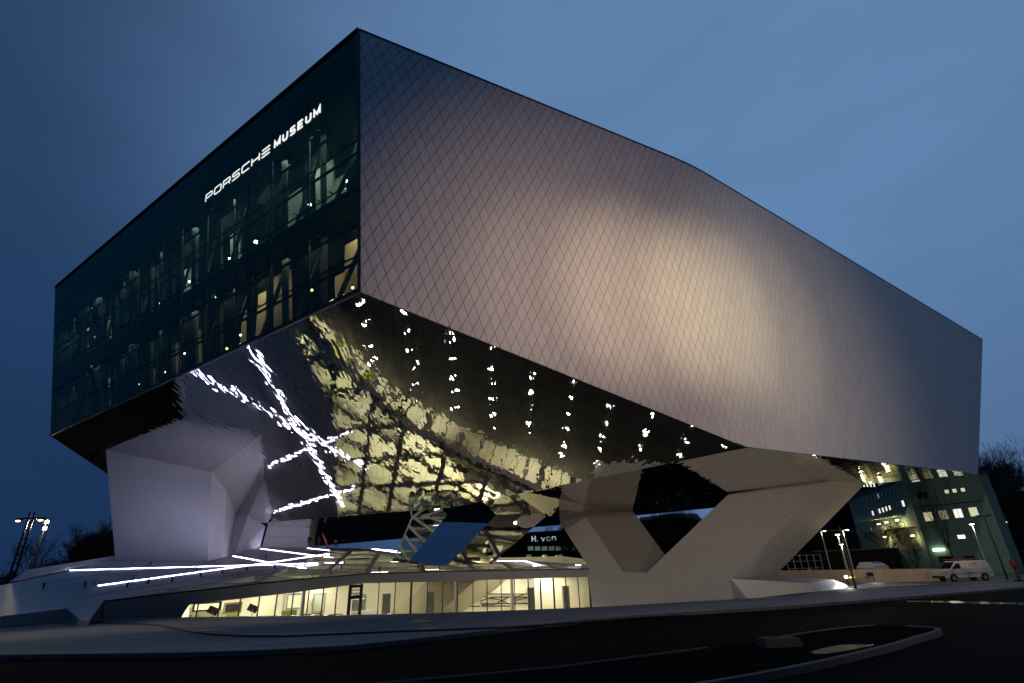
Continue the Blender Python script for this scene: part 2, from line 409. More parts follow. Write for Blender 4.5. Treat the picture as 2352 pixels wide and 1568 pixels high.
for a, c in zip([q[0] for q in plan], [q[0] for q in plan][1:]):
    p = clip(clip(WREG, (-1, 0), -a), (1, 0), c)
    if len(p) > 2: b.add([wall_pt(s_+(1e-4 if s_ < a+1e-3 else -1e-4), z_, -.06) for s_, z_ in p], [tuple(range(len(p)))])
b.build('wall_backing', M_joint, museum)
# ---- roof, hidden rear walls
RL = Vector((-62, 118, ZT)); RR = Vector((40, 128, ZT))
roofp = [wall_pt(s, ZT, -.05) for s in [q[0] for q in plan]] + [RR, RL, Lt + (Ab-Lb).normalized()*.05]
b = MB(); b.add([v+Vector((0, 0, .02)) for v in roofp], []); b.f = [tuple(t) for t in tessellate_polygon([roofp])]; b.build('roof', M_roof, museum)
b = MB()
for s0, s1 in zip(plan, plan[1:]): b.bar(wall_pt(s0[0], ZT+.06, -.10), wall_pt(s1[0], ZT+.06, -.10), .24, .14)
b.bar(At+Vector((0, 0, .06)), Lt+Vector((0, 0, .06)), .24, .14)
b.build('roof_edge', M_black, museum)

# ---- mirrored underside
BKL = P_sl.hit(245, 1087)                                    # left edge, where it passes behind the pillar
SDL = Lb + (BKL-Lb)*2.0                                      # further back on the same edge
CR1 = P_sl.hit(609, 1200); CR2 = P_sl.hit(1040, 1165)        # rear crease
P_sb = Plane(CR1, CR2, atz(705, 1256, 8.3))
def hy(x, y, P): return P.hit(x, y)
FE = [None, hy(705, 1256, P_sb), hy(945, 1235, P_sb), hy(1280, 1206, P_sb)]
FE[0] = FE[1] + (FE[1]-FE[2])*.45
VE = [P_sv.hit(1460, 1183), P_sv.hit(1640, 1166), P_sv.hit(1985, 1112), Rb]
SDL = P_sl.hit(330, 1130)
soffits = [('SL1', [Ab, Lb, BKL, SDL, CR1, CR2, C2, Kb]),
           ('SB1', [CR1, FE[0], FE[1], FE[2]]), ('SB2', [CR1, FE[2], CR2]), ('SB3', [CR2, FE[2], FE[3]]), ('SB4', [CR2, FE[3], C2]),
           ('SV1', [C2, FE[3], VE[0]]), ('SV2', [C2, VE[0], VE[1], Kb]), ('SV3', [Kb, VE[1], VE[2], Rb]), ('SB5', [SDL, FE[0], CR1])]
items = []; backs = MB()
GU = (Lb-Ab).normalized()
for nm, poly in soffits:
    n = (poly[1]-poly[0]).cross(poly[-1]-poly[0]).normalized()
    if n.z > 0: n = -n
    U = Vector((1, 0, 0)) if nm[1] in 'RV' else GU.copy()
    U = (U - n*U.dot(n)).normalized(); V = n.cross(U)
    o = poly[0]
    r2 = [((p-o).dot(U), (p-o).dot(V)) for p in poly]
    coarse = nm.startswith('SB'); sc = 2.0 if coarse else .62
    for c in lattice_cells(r2, 1.0, 1.25*sc, 1.0, 1.25*sc):
        q = inset(c, .006)
        if not q: continue
        t1 = rnd.gauss(0, .0045); t2 = rnd.gauss(0, .0035); cu = sum(p[0] for p in q)/len(q); cv = sum(p[1] for p in q)/len(q)
        fr = [o + U*p[0] + V*p[1] + n*((p[0]-cu)*t1+(p[1]-cv)*t2) for p in q]
        k = len(fr); bk = [v-n*.05 for v in fr]
        items.append((fr+bk, [tuple(range(k))] + [(i, k+i, k+(i+1) % k, (i+1) % k) for i in range(k)]))
    backs.add([p-n*.07 for p in poly], [tuple(range(len(poly)))])
pieces(items, 'soffit_tile', M_mirror, museum, apparent)
backs.build('soffit_backing', M_joint, museum)
b = MB()
b.add([Lb, Lt, RL, RL*1], [])
b.v = []; b.f = []
b.add([Lb+Vector((-.1, .1, 0)), Lt+Vector((-.1, .1, 0)), RL, FE[0], SDL, BKL], [(0, 1, 2), (0, 2, 5), (5, 2, 4), (4, 2, 3)])
b.add([RL, RR, FE[2], FE[1], FE[0], VE[1], Rt, Rb, VE[2]], [(0, 1, 2), (0, 2, 3), (0, 3, 4), (1, 6, 7), (1, 7, 8), (1, 8, 5), (1, 5, 2)])
b.build('rear_wall', M_joint, museum)

# ---- glass front
fu = (Lb-Ab).normalized()
colsb = [0, .0985, .184, .272, .358, .435, .515, .593, .670, .745, .825, .913, 1.0]
colst = [0, .0985, .180, .264, .350, .432, .512, .590, .668, .745, .825, .913, 1.0]
rows = [0, .185, .32, .465, .61, .745, .878, 1.0]
fn = P_fac.n.copy(); fn = -fn if fn.dot(CAM-Ab) < 0 else fn
def fac(i, j, off=0.):
    t = At + (Lt-At)*colst[i]; q = Ab + (Lb-Ab)*colsb[i]; return t + (q-t)*rows[j] + fn*off
def facf(ft, fr_, off=0.): # fractional
    t = At + (Lt-At)*ft; q = Ab + (Lb-Ab)*ft; return t + (q-t)*fr_ + fn*off
NC = len(colsb)-1
M_span = mat('spandrel_glass', (.006, .012, .014), .05, spec=.5)
for i in range(NC):
    for j in range(7):
        a, b_, c, d = fac(i, j), fac(i+1, j), fac(i+1, j+1), fac(i, j+1)
        ce = (a+b_+c+d)/4
        q = [p + (ce-p).normalized()*.03 for p in (a, b_, c, d)]
        mb = MB(); mb.prism(q, -fn*.03); mb.build('facade_pane', M_fglass, museum)
for j in range(8):
    mb = MB()
    for i in range(NC): mb.bar(fac(i, j, -.07), fac(i+1, j, -.07), .07, .06, fn)
    mb.build('facade_rail', M_black, museum)
for i in range(NC+1):
    mb = MB(); mb.bar(fac(i, 0, -.09), fac(i, 7, -.09), .09, .10, fn); mb.build('facade_mullion', M_black, museum)
# small brackets on the joints
mb = MB()
for j in range(2, 7):
    for i in range(NC):
        for k in (.25, .5, .75):
            p = fac(i, j)+(fac(i+1, j)-fac(i, j))*k; mb.bar(p+fn*.0, p+fn*.28-Vector((0, 0, .02)), .04, .06)
mb.build('facade_bracket', M_black, museum, stuff=True)
mb = MB(); mb.bar(Ab+fn*.0+Vector((0, 0, .02)), Lb+fn*.0+Vector((0, 0, .02)), .07, .10); mb.build('facade_sill', M_black, museum)
mb = MB(); mb.bar(At+fn*.03, Ab+fn*.03, .12, .12); mb.build('corner_trim', M_black, museum)
# ---- rooms behind the glass front
inn = -fn; inn.z = 0; inn.normalize()
DEP = 7.5
M_room = mat('room_wall', (.30, .27, .22), .8, noise=.1)
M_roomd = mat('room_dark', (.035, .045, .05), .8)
M_part = mat('room_partition', (.70, .66, .50), .7)
def back(p, d): return p + inn*d
mb = MB()
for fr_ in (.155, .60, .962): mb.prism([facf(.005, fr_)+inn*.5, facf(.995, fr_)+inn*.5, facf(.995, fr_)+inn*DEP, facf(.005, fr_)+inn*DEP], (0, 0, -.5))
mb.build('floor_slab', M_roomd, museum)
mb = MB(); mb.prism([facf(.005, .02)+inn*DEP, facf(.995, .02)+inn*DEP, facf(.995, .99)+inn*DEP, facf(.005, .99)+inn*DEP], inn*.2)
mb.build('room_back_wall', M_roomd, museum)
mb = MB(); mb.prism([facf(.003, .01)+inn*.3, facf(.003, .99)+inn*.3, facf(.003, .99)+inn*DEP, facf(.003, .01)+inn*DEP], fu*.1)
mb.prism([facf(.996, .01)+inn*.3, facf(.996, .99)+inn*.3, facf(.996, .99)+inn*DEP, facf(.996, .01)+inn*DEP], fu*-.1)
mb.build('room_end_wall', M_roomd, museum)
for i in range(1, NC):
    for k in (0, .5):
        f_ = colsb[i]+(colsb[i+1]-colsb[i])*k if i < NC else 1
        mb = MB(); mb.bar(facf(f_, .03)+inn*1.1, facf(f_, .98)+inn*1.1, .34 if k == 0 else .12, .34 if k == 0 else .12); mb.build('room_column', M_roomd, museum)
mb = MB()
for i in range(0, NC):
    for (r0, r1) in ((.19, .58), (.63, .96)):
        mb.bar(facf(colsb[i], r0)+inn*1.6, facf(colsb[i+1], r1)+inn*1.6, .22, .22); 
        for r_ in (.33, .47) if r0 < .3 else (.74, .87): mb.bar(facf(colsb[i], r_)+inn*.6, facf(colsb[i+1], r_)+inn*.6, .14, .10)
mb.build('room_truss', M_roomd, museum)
# lit partitions: (t0, t1, row0, row1, slant, warm)
parts = [(.02, .05, .30, .46, .4, 2), (.085, .115, .40, .52, .3, 0), (.13, .17, .23, .44, 0, 2), (.145, .162, .455, .53, .9, 0), (.20, .235, .28, .47, 0, 2), (.215, .228, .44, .54, .9, 0),
         (.285, .33, .36, .52, 0, 2), (.292, .318, .45, .56, .7, 0), (.375, .405, .26, .48, 0, 2), (.418, .437, .43, .56, .8, 0), (.435, .46, .44, .57, .2, 0),
         (.05, .10, .68, .90, .1, 1), (.018, .034, .72, .90, .5, 2), (.125, .175, .68, .93, .05, 1), (.135, .16, .90, .965, 0, 1), (.225, .27, .64, .90, .1, 1), (.235, .262, .88, .955, 0, 1),
         (.30, .335, .66, .90, .4, 1), (.345, .38, .66, .86, .4, 1), (.53, .555, .30, .48, 0, 0), (.56, .58, .36, .5, .8, 0), (.61, .63, .64, .86, 0, 1), (.64, .66, .78, .9, .8, 0), (.50, .53, .68, .92, 0, 1),
         (.72, .735, .64, .9, 0, 1), (.745, .765, .72, .87, .7, 0), (.905, .925, .22, .62, 0, 0), (.935, .942, .22, .90, 0, 0), (.885, .895, .30, .60, 0, 0)]
M_partw = mat('room_partition_warm', (.42, .30, .20), .7)
M_partg = mat('room_partition_grey', (.20, .22, .18), .7)
for t0, t1, r0, r1, sl, w in parts:
    d = 2.2+2.5*rnd.random()
    q = [facf(t0, r0)+inn*d, facf(t1-(t1-t0)*sl, r0)+inn*d, facf(t1, r1)+inn*d, facf(t0, r1)+inn*d]
    if sl > .6: q = [facf(t1, r0)+inn*d, facf(t1, r1)+inn*d, facf(t0, r1)+inn*d]
    mb = MB(); mb.prism(q, inn*.12); mb.build('room_partition', (M_part, M_partw, M_partg)[w], museum)
def light(name, kind, loc, power, col, parent=None, size=1., aim=None, **k):
    d = bpy.data.lights.new(name, kind); d.energy = power; d.color = col
    if kind == 'AREA': d.size = size
    elif kind in ('POINT', 'SPOT'): d.shadow_soft_size = size
    for a, b_ in k.items(): setattr(d, a, b_)
    o = bpy.data.objects.new(name, d); COL.objects.link(o); o.location = loc
    if aim is not None: o.rotation_euler = (Vector(aim)-Vector(loc)).to_track_quat('-Z', 'Y').to_euler()
    if parent: put(o, parent)
    return o
# spot lamps in the rooms (photo: bright points behind the glass)
spots = [(.035, .395, .30, 0), (.075, .455, .22, 0), (.152, .46, .2, 0), (.205, .485, .16, 0), (.285, .475, .25, 0), (.395, .49, .25, 0), (.43, .50, .15, 0), (.465, .51, .12, 0),
         (.035, .86, .2, 1), (.065, .885, .14, 1), (.085, .895, .12, 1), (.105, .90, .2, 1), (.11, .90, .14, 1), (.245, .93, .1, 1), (.33, .9, .08, 1), (.505, .82, .14, 0), (.55, .47, .12, 0), (.60, .48, .12, 0),
         (.40, .63, .07, 0), (.30, .60, .07, 0), (.235, .585, .07, 0), (.10, .57, .06, 0), (.14, .585, .06, 0), (.15, .82, .07, 1), (.52, .60, .06, 0), (.33, .86, .12, 1), (.37, .89, .1, 1), (.43, .87, .1, 1), (.47, .90, .1, 1), (.36, .475, .16, 0), (.49, .46, .14, 0), (.58, .86, .1, 1), (.63, .45, .12, 0), (.68, .86, .1, 1), (.71, .46, .1, 0), (.78, .47, .1, 0), (.80, .85, .1, 1)]
for t, r_, s_, w in spots:
    p = facf(t, r_)+inn*1.9
    mb = MB(); mb.ball(p, max(.085, s_*.52), 10, 7)
    mb.build('spot_lamp', M_lamp if not w else M_sod, museum)
for t in (.06, .18, .30, .42, .55, .68, .82, .93):
    for r_, c, pw_ in ((.20, (1, .92, .66), 30), (.64, (1, .64, .38), 20)):
        k = 1.0 if t < .5 else (.55 if t < .8 else .45)
        light('room_light', 'AREA', facf(t, r_)+inn*1.7-Vector((0, 0, .4)), 8*pw_*k, c, museum, size=2.2, aim=facf(t, r_+.3)+inn*4.5)
# horizontal ceiling lamps at the far end
mb = MB()
for t, r_ in ((.885, .24), (.895, .37), (.90, .375), (.86, .455), (.89, .49), (.86, .60), (.885, .63), (.83, .58)):
    mb.bar(facf(t, r_)+inn*1.5, facf(t+.012, r_)+inn*1.5, .1, .08)
mb.build('linear_lamp', mat('lamp_warm', (.9, .8, .7), .4, emit=(1, .72, .45), es=1.0), museum)

# ---- lettering
GL = {'P': [[(0, 0), (0, 1), (.88, 1), (1, .88), (1, .54), (.88, .42), (.16, .42)]],
      'O': [[(.12, 0), (.88, 0), (1, .12), (1, .88), (.88, 1), (.12, 1), (0, .88), (0, .12), (.12, 0)]],
      'R': [[(0, 0), (0, 1), (.88, 1), (1, .88), (1, .52), (.88, .42), (.16, .42)], [(.72, .42), (1, 0)]],
      'S': [[(1, 1), (.12, 1), (0, .88), (0, .62), (.12, .5), (.88, .5), (1, .38), (1, .12), (.88, 0), (0, 0)]],
      'C': [[(1, 1), (.12, 1), (0, .88), (0, .12), (.12, 0), (1, 0)]],
      'H': [[(0, 0), (0, 1)], [(1, 0), (1, 1)], [(.0, .5), (1, .5)]],
      'E': [[(1, 1), (0, 1)], [(.0, .5), (1, .5)], [(1, 0), (0, 0)]],
      'E2': [[(1, 1), (0, 1), (0, 0), (1, 0)], [(.0, .5), (.9, .5)]],
      'M': [[(0, 0), (0, 1), (.5, .15), (1, 1), (1, 0)]],
      'U': [[(0, 1), (0, .2), (.2, 0), (.8, 0), (1, .2), (1, 1)]],
      'v': [[(0, .66), (.5, 0), (1, .66)]], 'o': [[(.2, 0), (.8, 0), (1, .18), (1, .48), (.8, .66), (.2, .66), (0, .48), (0, .18), (.2, 0)]],
      'n': [[(0, 0), (0, .66)], [(0, .46), (.25, .66), (.8, .66), (1, .48), (1, 0)]], '.': [[(.0, 0), (.0, .14)]]}
def glyph(ch, o, U, V, nrm, w, h, sw, depth):
    mb = MB()
    for si, st in enumerate(GL[ch]):
        P = [(x*w, y*h) for x, y in st]; closed = P[0] == P[-1]
        if closed: P = P[:-1]
        n = len(P); Lf = []; Rg = []
        for i in range(n):
            a = Vector(P[(i-1) % n]) if (closed or i > 0) else None; c = Vector(P[(i+1) % n]) if (closed or i < n-1) else None; p = Vector(P[i])
            d1 = (p-a).normalized() if a is not None else None; d2 = (c-p).normalized() if c is not None else None
            if d1 is None: d1 = d2
            if d2 is None: d2 = d1
            n1 = Vector((-d1.y, d1.x)); n2 = Vector((-d2.y, d2.x)); mt = (n1+n2); mt = mt.normalized() if mt.length > .2 else n1
            k = sw/2/max(.35, mt.dot(n1)); Lf.append(p+mt*k); Rg.append(p-mt*k)
        T = lambda q, e: o + U*q.x + V*q.y + nrm*(e + si*.004)
        rng = range(n) if closed else range(n-1)
        for i in rng:
            j = (i+1) % n; q = [Lf[i], Lf[j], Rg[j], Rg[i]]
            mb.add([T(z, depth) for z in q]+[T(z, 0) for z in q], [(0, 1, 2, 3), (0, 4, 5, 1), (3, 2, 6, 7), (4, 7, 6, 5), (1, 5, 6, 2), (0, 3, 7, 4)])
    return mb
def word(txt, o, U, V, nrm, w, h, gap, sw, depth, m, parent, name='sign_letter', bold=False):
    x = 0
    for ch in txt:
        if ch == ' ': x += w*.8; continue
        key = 'E2' if (ch == 'E' and bold) else ch
        ww = w*(1.22 if ch == 'M' and bold else (.02 if ch == '.' else 1))
        glyph(key, o+U*x, U, V, nrm, ww, h, sw, depth).build(name, m, parent, recalc=False); x += ww+gap
    return x
z8 = lambda zx, zy: ((600+zx/1.845)/1.507, (250+zy/1.845)/1.507)
P_sg = Plane(Ab+fn*.06, At+fn*.06, Lb+fn*.06)
s0, s1, s2, s3, s4 = [P_sg.hit(*z8(*q))-fn*.06 for q in ((203, 829), (614, 517), (642, 487), (938, 272), (936, 218))]
Vs = (At-Ab).normalized(); Us = -fu
hh = (s4-s3).length*.92
Lw = (s1-s0).length; sw_ = hh*.10; w7 = (Lw-sw_)/(7+6*.36); g7 = w7*.36
word('PORSCHE', s0+fn*.02+Us*sw_/2+Vs*sw_*.5, Us, Vs, fn, w7, hh-sw_, g7, sw_, .05, M_sign, museum)
Lw = (s3-s2).length; sb = hh*.17; gap6 = sb+.25; w6 = (Lw-sb-5*gap6)/(6+.5)
word('MUSEUM', s2+fn*.02+Us*sb/2+Vs*sb*.5, Us, Vs, fn, w6, hh-sb, gap6, sb, .05, M_sign, museum, bold=True)
mb = MB()
for k in range(14):
    p = s0+(s3-s0)*(k+.5)/14; mb.bar(p+fn*.0+Vs*.3, p+fn*.03+Vs*.3, .06, .06)
mb.build('sign_bracket', M_black, museum, stuff=True)

# ---- white pillars on the plinth
def frustum(px_top, px_bot, Ptop, depth, name, lift=.25, m=M_white):
    t = [Ptop.hit(*p) for p in px_top]; q = [rf(*p) for p in px_bot]
    return t, q
t1 = [P_sl.hit(243, 1033), P_sl.hit(486, 1084), P_sl.hit(520, 1127)]
b1 = [rf(265, 1287), rf(477, 1289.5), rf(512, 1281)]
ext = Vector((-3.5, 9.5, 0))
def raise_(p, q, k=.03): return p + (p-q)*k
tl = [raise_(a, c) for a, c in zip(t1, b1)]; bl = [raise_(c, a, .05) for a, c in zip(t1, b1)]
mb = MB(); mb.hull(bl+[bl[2]+ext, bl[0]+ext], tl+[tl[2]+ext*.8, tl[0]+ext*.8]); mb.build('pillar', M_white, museum)
t2 = [P_sl.hit(518.4, 1177), P_sl.hit(568.8, 1184.4), P_sl.hit(608.8, 1211)]
b2 = [rf(512, 1281), rf(540, 1271.5), rf(597, 1258.6)]
tl = [raise_(a, c, .06) for a, c in zip(t2, b2)]; bl = [raise_(c, a, .05) for a, c in zip(t2, b2)]
mb = MB(); mb.hull(bl+[bl[2]+Vector((-8, 6, 0)), bl[0]+Vector((-8, 6, 0))], tl+[tl[2]+Vector((-8, 6, 0)), tl[0]+Vector((-8, 6, 0))]); mb.build('pillar', M_white, museum)
q = [rf(600, 1257.5), rf(708, 1257)]
t3 = [P_sb.hit(622, 1197), P_sb.hit(714, 1191)]
bq = [q[0]-Vector((0, 0, .5)), q[1]-Vector((0, 0, .5)), q[1]+Vector((-2, 8, -.5)), q[0]+Vector((-2, 8, -.5))]
zt_ = P_sb.z(q[0].x, q[0].y)+.2
tq = [Vector((aty(618, 1190, q[0].y).x, q[0].y, zt_)), Vector((aty(713, 1190, q[1].y).x, q[1].y, zt_))]
tq += [tq[1]+Vector((-2, 8, 0)), tq[0]+Vector((-2, 8, 0))]
mb = MB(); mb.hull(bq, tq); mb.build('pillar', M_white, museum)
mb = MB(); y_ = aty(600, 1232, q[0].y-.06); 
mb.bar(Vector((q[0].x+.15, q[0].y-.03, q[0].z+1.3)), Vector((q[1].x-.3, q[1].y-.03, q[1].z+1.25)), .04, .05); mb.build('pillar_joint', M_grey, museum)

# ---- V pillar on the right
vA = P_sv.hit(1275, 1183); vB = P_sv.hit(1908, 1103); P_vf = Plane(vA, vB, rf(1349, 1307))
vp = P_vf.hit
th_dir = Vector((.45, .89, 0)).normalized()
def on_sv(p): return Vector((p.x, p.y, P_sv.z(p.x, p.y)+.12))
lb = vp(1362, 1330); low = [vp(1347, 1294), vp(1362, 1400), vp(1700, 1400), vp(1900, 1366)]
topL0, topL1 = vp(1275, 1182), vp(1337, 1175); nb0, nb1, wn = vp(1430, 1313), vp(1485, 1315), vp(1526.5, 1275); topR0, topR1 = vp(1670, 1138), vp(1908, 1102)
rb_ = vp(1676, 1327)
TH = 7.0
back_ = lambda p, k=1.: p + th_dir*(TH*k)
# left arm, right arm and foot as closed prisms sharing the front plane
def up_(p, k=.5): return p+Vector((0, 0, k))
def sliver(poly, off, nm, m=M_white): mb = MB(); mb.prism(poly, off); return mb.build(nm, m, museum)
off = th_dir*TH
foot_base = [vp(1347, 1294), vp(1363, 1410), vp(1690, 1400), vp(1720, 1341), rb_]
mb = MB()
front = [topL0+(topL0-vp(1347, 1294))*.02, vp(1347, 1294), vp(1363, 1412), vp(1690, 1402), vp(1678, 1330), topR1+(topR1-rb_)*.015, topR0+(topR0-nb1)*.02, nb1, nb0, topL1+(topL1-nb0)*.02]
n = len(front)
fv = front; bv = [p+off for p in front]
# right arm gets its splayed flank: the back edge follows the flank seen in the photo
flT = P_sv.hit(1988, 1110); flB = Vector((0, 0, 0))
P_fl = Plane(topR1, rb_, flT); flB = P_fl.hit(1781, 1320.5)
bv[5] = flT+(flT-flB)*.015; bv[4] = flB; bv[3] = Vector((flB.x, flB.y, bv[2].z))
bi = P_sv.hit(1452.4, 1172.5)                                    # inner flank of the left arm
P_in = Plane(topL1, nb0, bi)
bw = P_in.hit(1526.5, 1275)
bv[9] = bi+(bi-bw)*.02
bv[8] = P_in.hit(1560, 1318); bv[7] = bv[8]+(nb1-nb0)
bv[6] = fv[6]+off*.8
fm = MB(); fm.add(fv+bv, [])
tri = [tuple(t) for t in tessellate_polygon([[Vector(((p-fv[0]).dot((vB-vA).normalized()), p.z, 0)) for p in fv]])]
fm.f = tri + [tuple(i+n for i in reversed(t)) for t in tri] + [(i, (i+1) % n, n+(i+1) % n, n+i) for i in range(n)]
fm.build('v_pillar', M_vconc, museum)
# low plinth of the V pillar with the lit facet
sA, sB, sC, sD = vp(1676, 1327.5), P_fl.hit(1781, 1321), None, None
Dsl = vp(1854.6, 1339)
gA = Vector((vp(1690, 1402)))
P_top = Plane(vp(1676, 1328), vp(1855, 1339.5), flB)
s_e1 = P_top.hit(1855, 1339); s_e2 = P_top.hit(1914, 1330.5)
dn = Vector((0, 0, -2.2))
mb = MB()
s_f = vp(1676, 1328); 
e3 = aty(1949, 1346, s_e2.y-.6); e4 = aty(1900, 1362, s_e1.y-.6)
topq = [s_f, s_e1, s_e2, flB]
mb.add([*topq, s_f+dn, e4+dn*.6, e3+dn*.6, flB+dn, e4, e3], [(0, 1, 2, 3), (0, 4, 5, 8), (0, 8, 1), (2, 9, 6, 7), (2, 7, 3), (4, 7, 6, 5), (8, 5, 6, 9), (0, 3, 7, 4)])
mb.build('pillar_plinth', M_vconc, museum)
M_facet = mat('polished_facet', (.66, .64, .62), .38, metal=.6, bump=.006, bscale=2.5)
mb = MB(); mb.prism([s_e1, e4, e3, s_e2], th_dir*.05); mb.build('plinth_facet', M_facet, museum)
w0, w1_ = aty(2021, 1337, 52), aty(2168, 1343.5, 50)
mb = MB(); e3b = e3+Vector((.05, 0, 0)); mb.prism([e3b, w1_, w0+Vector((0, 1, 0))], (0, 0, -.9)); mb.build('plinth_ramp', M_deck, museum)

# ---- sloping plinth roof (deck), skylight, fascia
OUT = [(0, 1344.5), (-70, 1362), (-70, 1426), (0, 1415), (154, 1397), (183, 1421), (207, 1421)] + FRONT + [(1349, 1296), (1208, 1287), (1142, 1284.5), (1040, 1278), (920, 1267), (823, 1259), (730, 1258.5), (597, 1256), (560, 1262), (265, 1284), (155, 1312)]
out3 = [rf(*p) for p in OUT]
SKY = [(372, 1357), (640, 1313), (757, 1265), (843, 1265.5), (905, 1276), (1022, 1287), (1122, 1289), (1200, 1292.3), (1336, 1302.2), (1325, 1305.9), (1021, 1311.3), (834, 1316.6), (597, 1338)]
sky3 = [rf(*p) for p in SKY]
tris = tessellate_polygon([out3, sky3]); allv = out3+sky3
mb = MB(); mb.add(allv, [tuple(t) for t in tris]); 
nb = len(allv); mb.v += [p-Vector((0, 0, .45)) for p in allv]; mb.f += [tuple(i+nb for i in reversed(t)) for t in tris]
no = len(out3)
mb.f += [(i, (i+1) % no, nb+(i+1) % no, nb+i) for i in range(no)] + [(no+i, no+(i+1) % len(sky3), nb+no+(i+1) % len(sky3), nb+no+i) for i in range(len(sky3))]
mb.build('plinth_deck', M_deck, museum)
# skirt walls of the deck at the left
mb = MB()
for a, c in zip(out3[1:8], out3[2:9]):
    a2 = a-Vector((0, 0, .02)); c2 = c-Vector((0, 0, .02)); mb.add([a2, c2, Vector((c.x, c.y, -1.2)), Vector((a.x, a.y, -1.2))], [(0, 1, 2, 3)])
mb.build('ramp_face', M_fascia, museum, recalc=False)
# parapet at the left rim
pb0, pb1 = rf(29, 1335.6), rf(265, 1286); pt0 = aty(68, 1308.5, pb0.y+(pb1.y-pb0.y)*.18); pt1 = aty(264, 1276.4, pb1.y)
pv = Vector((-.5, .3, 0))
mb = MB(); mb.hull([pb0, pb1, pt1, pt0], [pb0+pv, pb1+pv, pt1+pv, pt0+pv]); mb.build('parapet', M_white, museum)
# deck seams and little studs
mb = MB()
for a, c in (((215, 1366), (330, 1348)), ((330, 1348), (560, 1318)), ((120, 1330), (260, 1318)), ((260, 1318), (470, 1300)), ((250, 1350), (500, 1320)), ((500, 1320), (640, 1306)), ((350, 1357), (560, 1330)), ((300, 1372), (420, 1355))):
    A = rf(*a); B = rf(*c); mb.bar(A+Vector((0, 0, .012)), B+Vector((0, 0, .012)), .09, .024)
mb.build('deck_seam', M_grey, museum)
mb = MB()
for p in ((99, 1351), (216, 1343), (308, 1331), (194, 1347), (291, 1349), (394, 1336), (460, 1325), (510, 1318), (450, 1313), (340, 1341), (345, 1299), (610, 1284), (700, 1300), (566, 1311), (630, 1306), (784, 1307), (872, 1311), (790, 1296), (960, 1304), (1010, 1308.5)):
    q = rf(*p); mb.tube([q, q+Vector((0, 0, .38))], .07, 6)
mb.build('deck_stud', M_black, museum, stuff=True)

# light strips let into the deck
for a, c in (((226, 1345), (619, 1292)), ((619, 1292), (756, 1272)), ((160, 1309.8), (541, 1299)), ((541, 1299), (788, 1292)), ((536, 1277), (618, 1291.8)), ((646, 1296), (703, 1306)), ((599, 1260), (778, 1283)), ((707, 1258.9), (756, 1264)), ((855, 1260.7), (920, 1266)), ((861, 1261.7), (919, 1269.5)), ((1142, 1288), (1208, 1289)), ((1208, 1289), (1241, 1298.5)), ((1322, 1297.5), (1334, 1298))):
    A = rf(*a); B = rf(*c); mb = MB(); mb.bar(A+Vector((0, 0, .01)), B+Vector((0, 0, .01)), .095, .04, P_rf.n); mb.build('light_strip', M_strip, museum)

# skylight panes and lattice
ru = (front3[6]-front3[4]); ru.z = 0; ru.normalize(); ru = (ru - P_rf.n*ru.dot(P_rf.n)).normalized(); rv = P_rf.n.cross(ru)
o_ = sky3[7]
to2 = lambda p: ((p-o_).dot(ru), (p-o_).dot(rv)); to3 = lambda q: o_+ru*q[0]+rv*q[1]
s2 = [to2(p) for p in sky3]
convex_parts = [[0, 1, 11, 12], [1, 2, 3, 4, 10, 11], [4, 5, 10], [5, 6, 9, 10], [6, 7, 8, 9]]
lines = []
for ang, step, off_ in ((12, 4.3, .4), (-42, 4.9, 1.7), (78, 4.6, 2.2)):
    a = R(ang); nn = (-math.sin(a), math.cos(a))
    for k in range(-14, 15): lines.append((nn, k*step+off_+rnd.uniform(-.7, .7)))
panes = []
for idx in convex_parts:
    cells = [[s2[i] for i in idx]]
    for nn, d in lines:
        nxt = []
        for c in cells:
            vals = [nn[0]*p[0]+nn[1]*p[1]-d for p in c]
            if min(vals) < -1e-6 and max(vals) > 1e-6:
                nxt += [clip(c, nn, d), clip(c, (-nn[0], -nn[1]), -d)]
            else: nxt.append(c)
        cells = [c for c in nxt if len(c) > 2]
    panes += cells
items = []
for c in panes:
    q = inset(c, .05)
    if not q or abs(area2(q)) < .05: continue
    t = rnd.gauss(0, .004); t_ = rnd.gauss(0, .004)
    f3 = [to3(p)-P_rf.n*.10+P_rf.n*((p[0]-q[0][0])*t+(p[1]-q[0][1])*t_) for p in q]
    items.append((f3, [tuple(range(len(f3)))]))
pieces(items, 'skylight_pane', M_sglass, museum, apparent)
mb = MB()
for idx in convex_parts:
    reg = [s2[i] for i in idx]
    if area2(reg) < 0: reg = reg[::-1]
    for nn, d in lines:
        dx, dy = nn[1], -nn[0]; p0 = (nn[0]*d, nn[1]*d); ta, tb = -200., 200.
        for i in range(len(reg)):
            a = reg[i]; c = reg[(i+1) % len(reg)]; ex, ey = c[1]-a[1], -(c[0]-a[0])
            den = ex*dx+ey*dy; num = ex*(a[0]-p0[0])+ey*(a[1]-p0[1])
            if abs(den) < 1e-9:
                if num < 0: tb = ta-1
            elif den > 0: tb = min(tb, num/den)
            else: ta = max(ta, num/den)
        if tb-ta > .3: mb.bar(to3((p0[0]+dx*ta, p0[1]+dy*ta))-P_rf.n*.12, to3((p0[0]+dx*tb, p0[1]+dy*tb))-P_rf.n*.12, .52, .30, P_rf.n)
mb.build('skylight_lattice', M_lattice, museum)

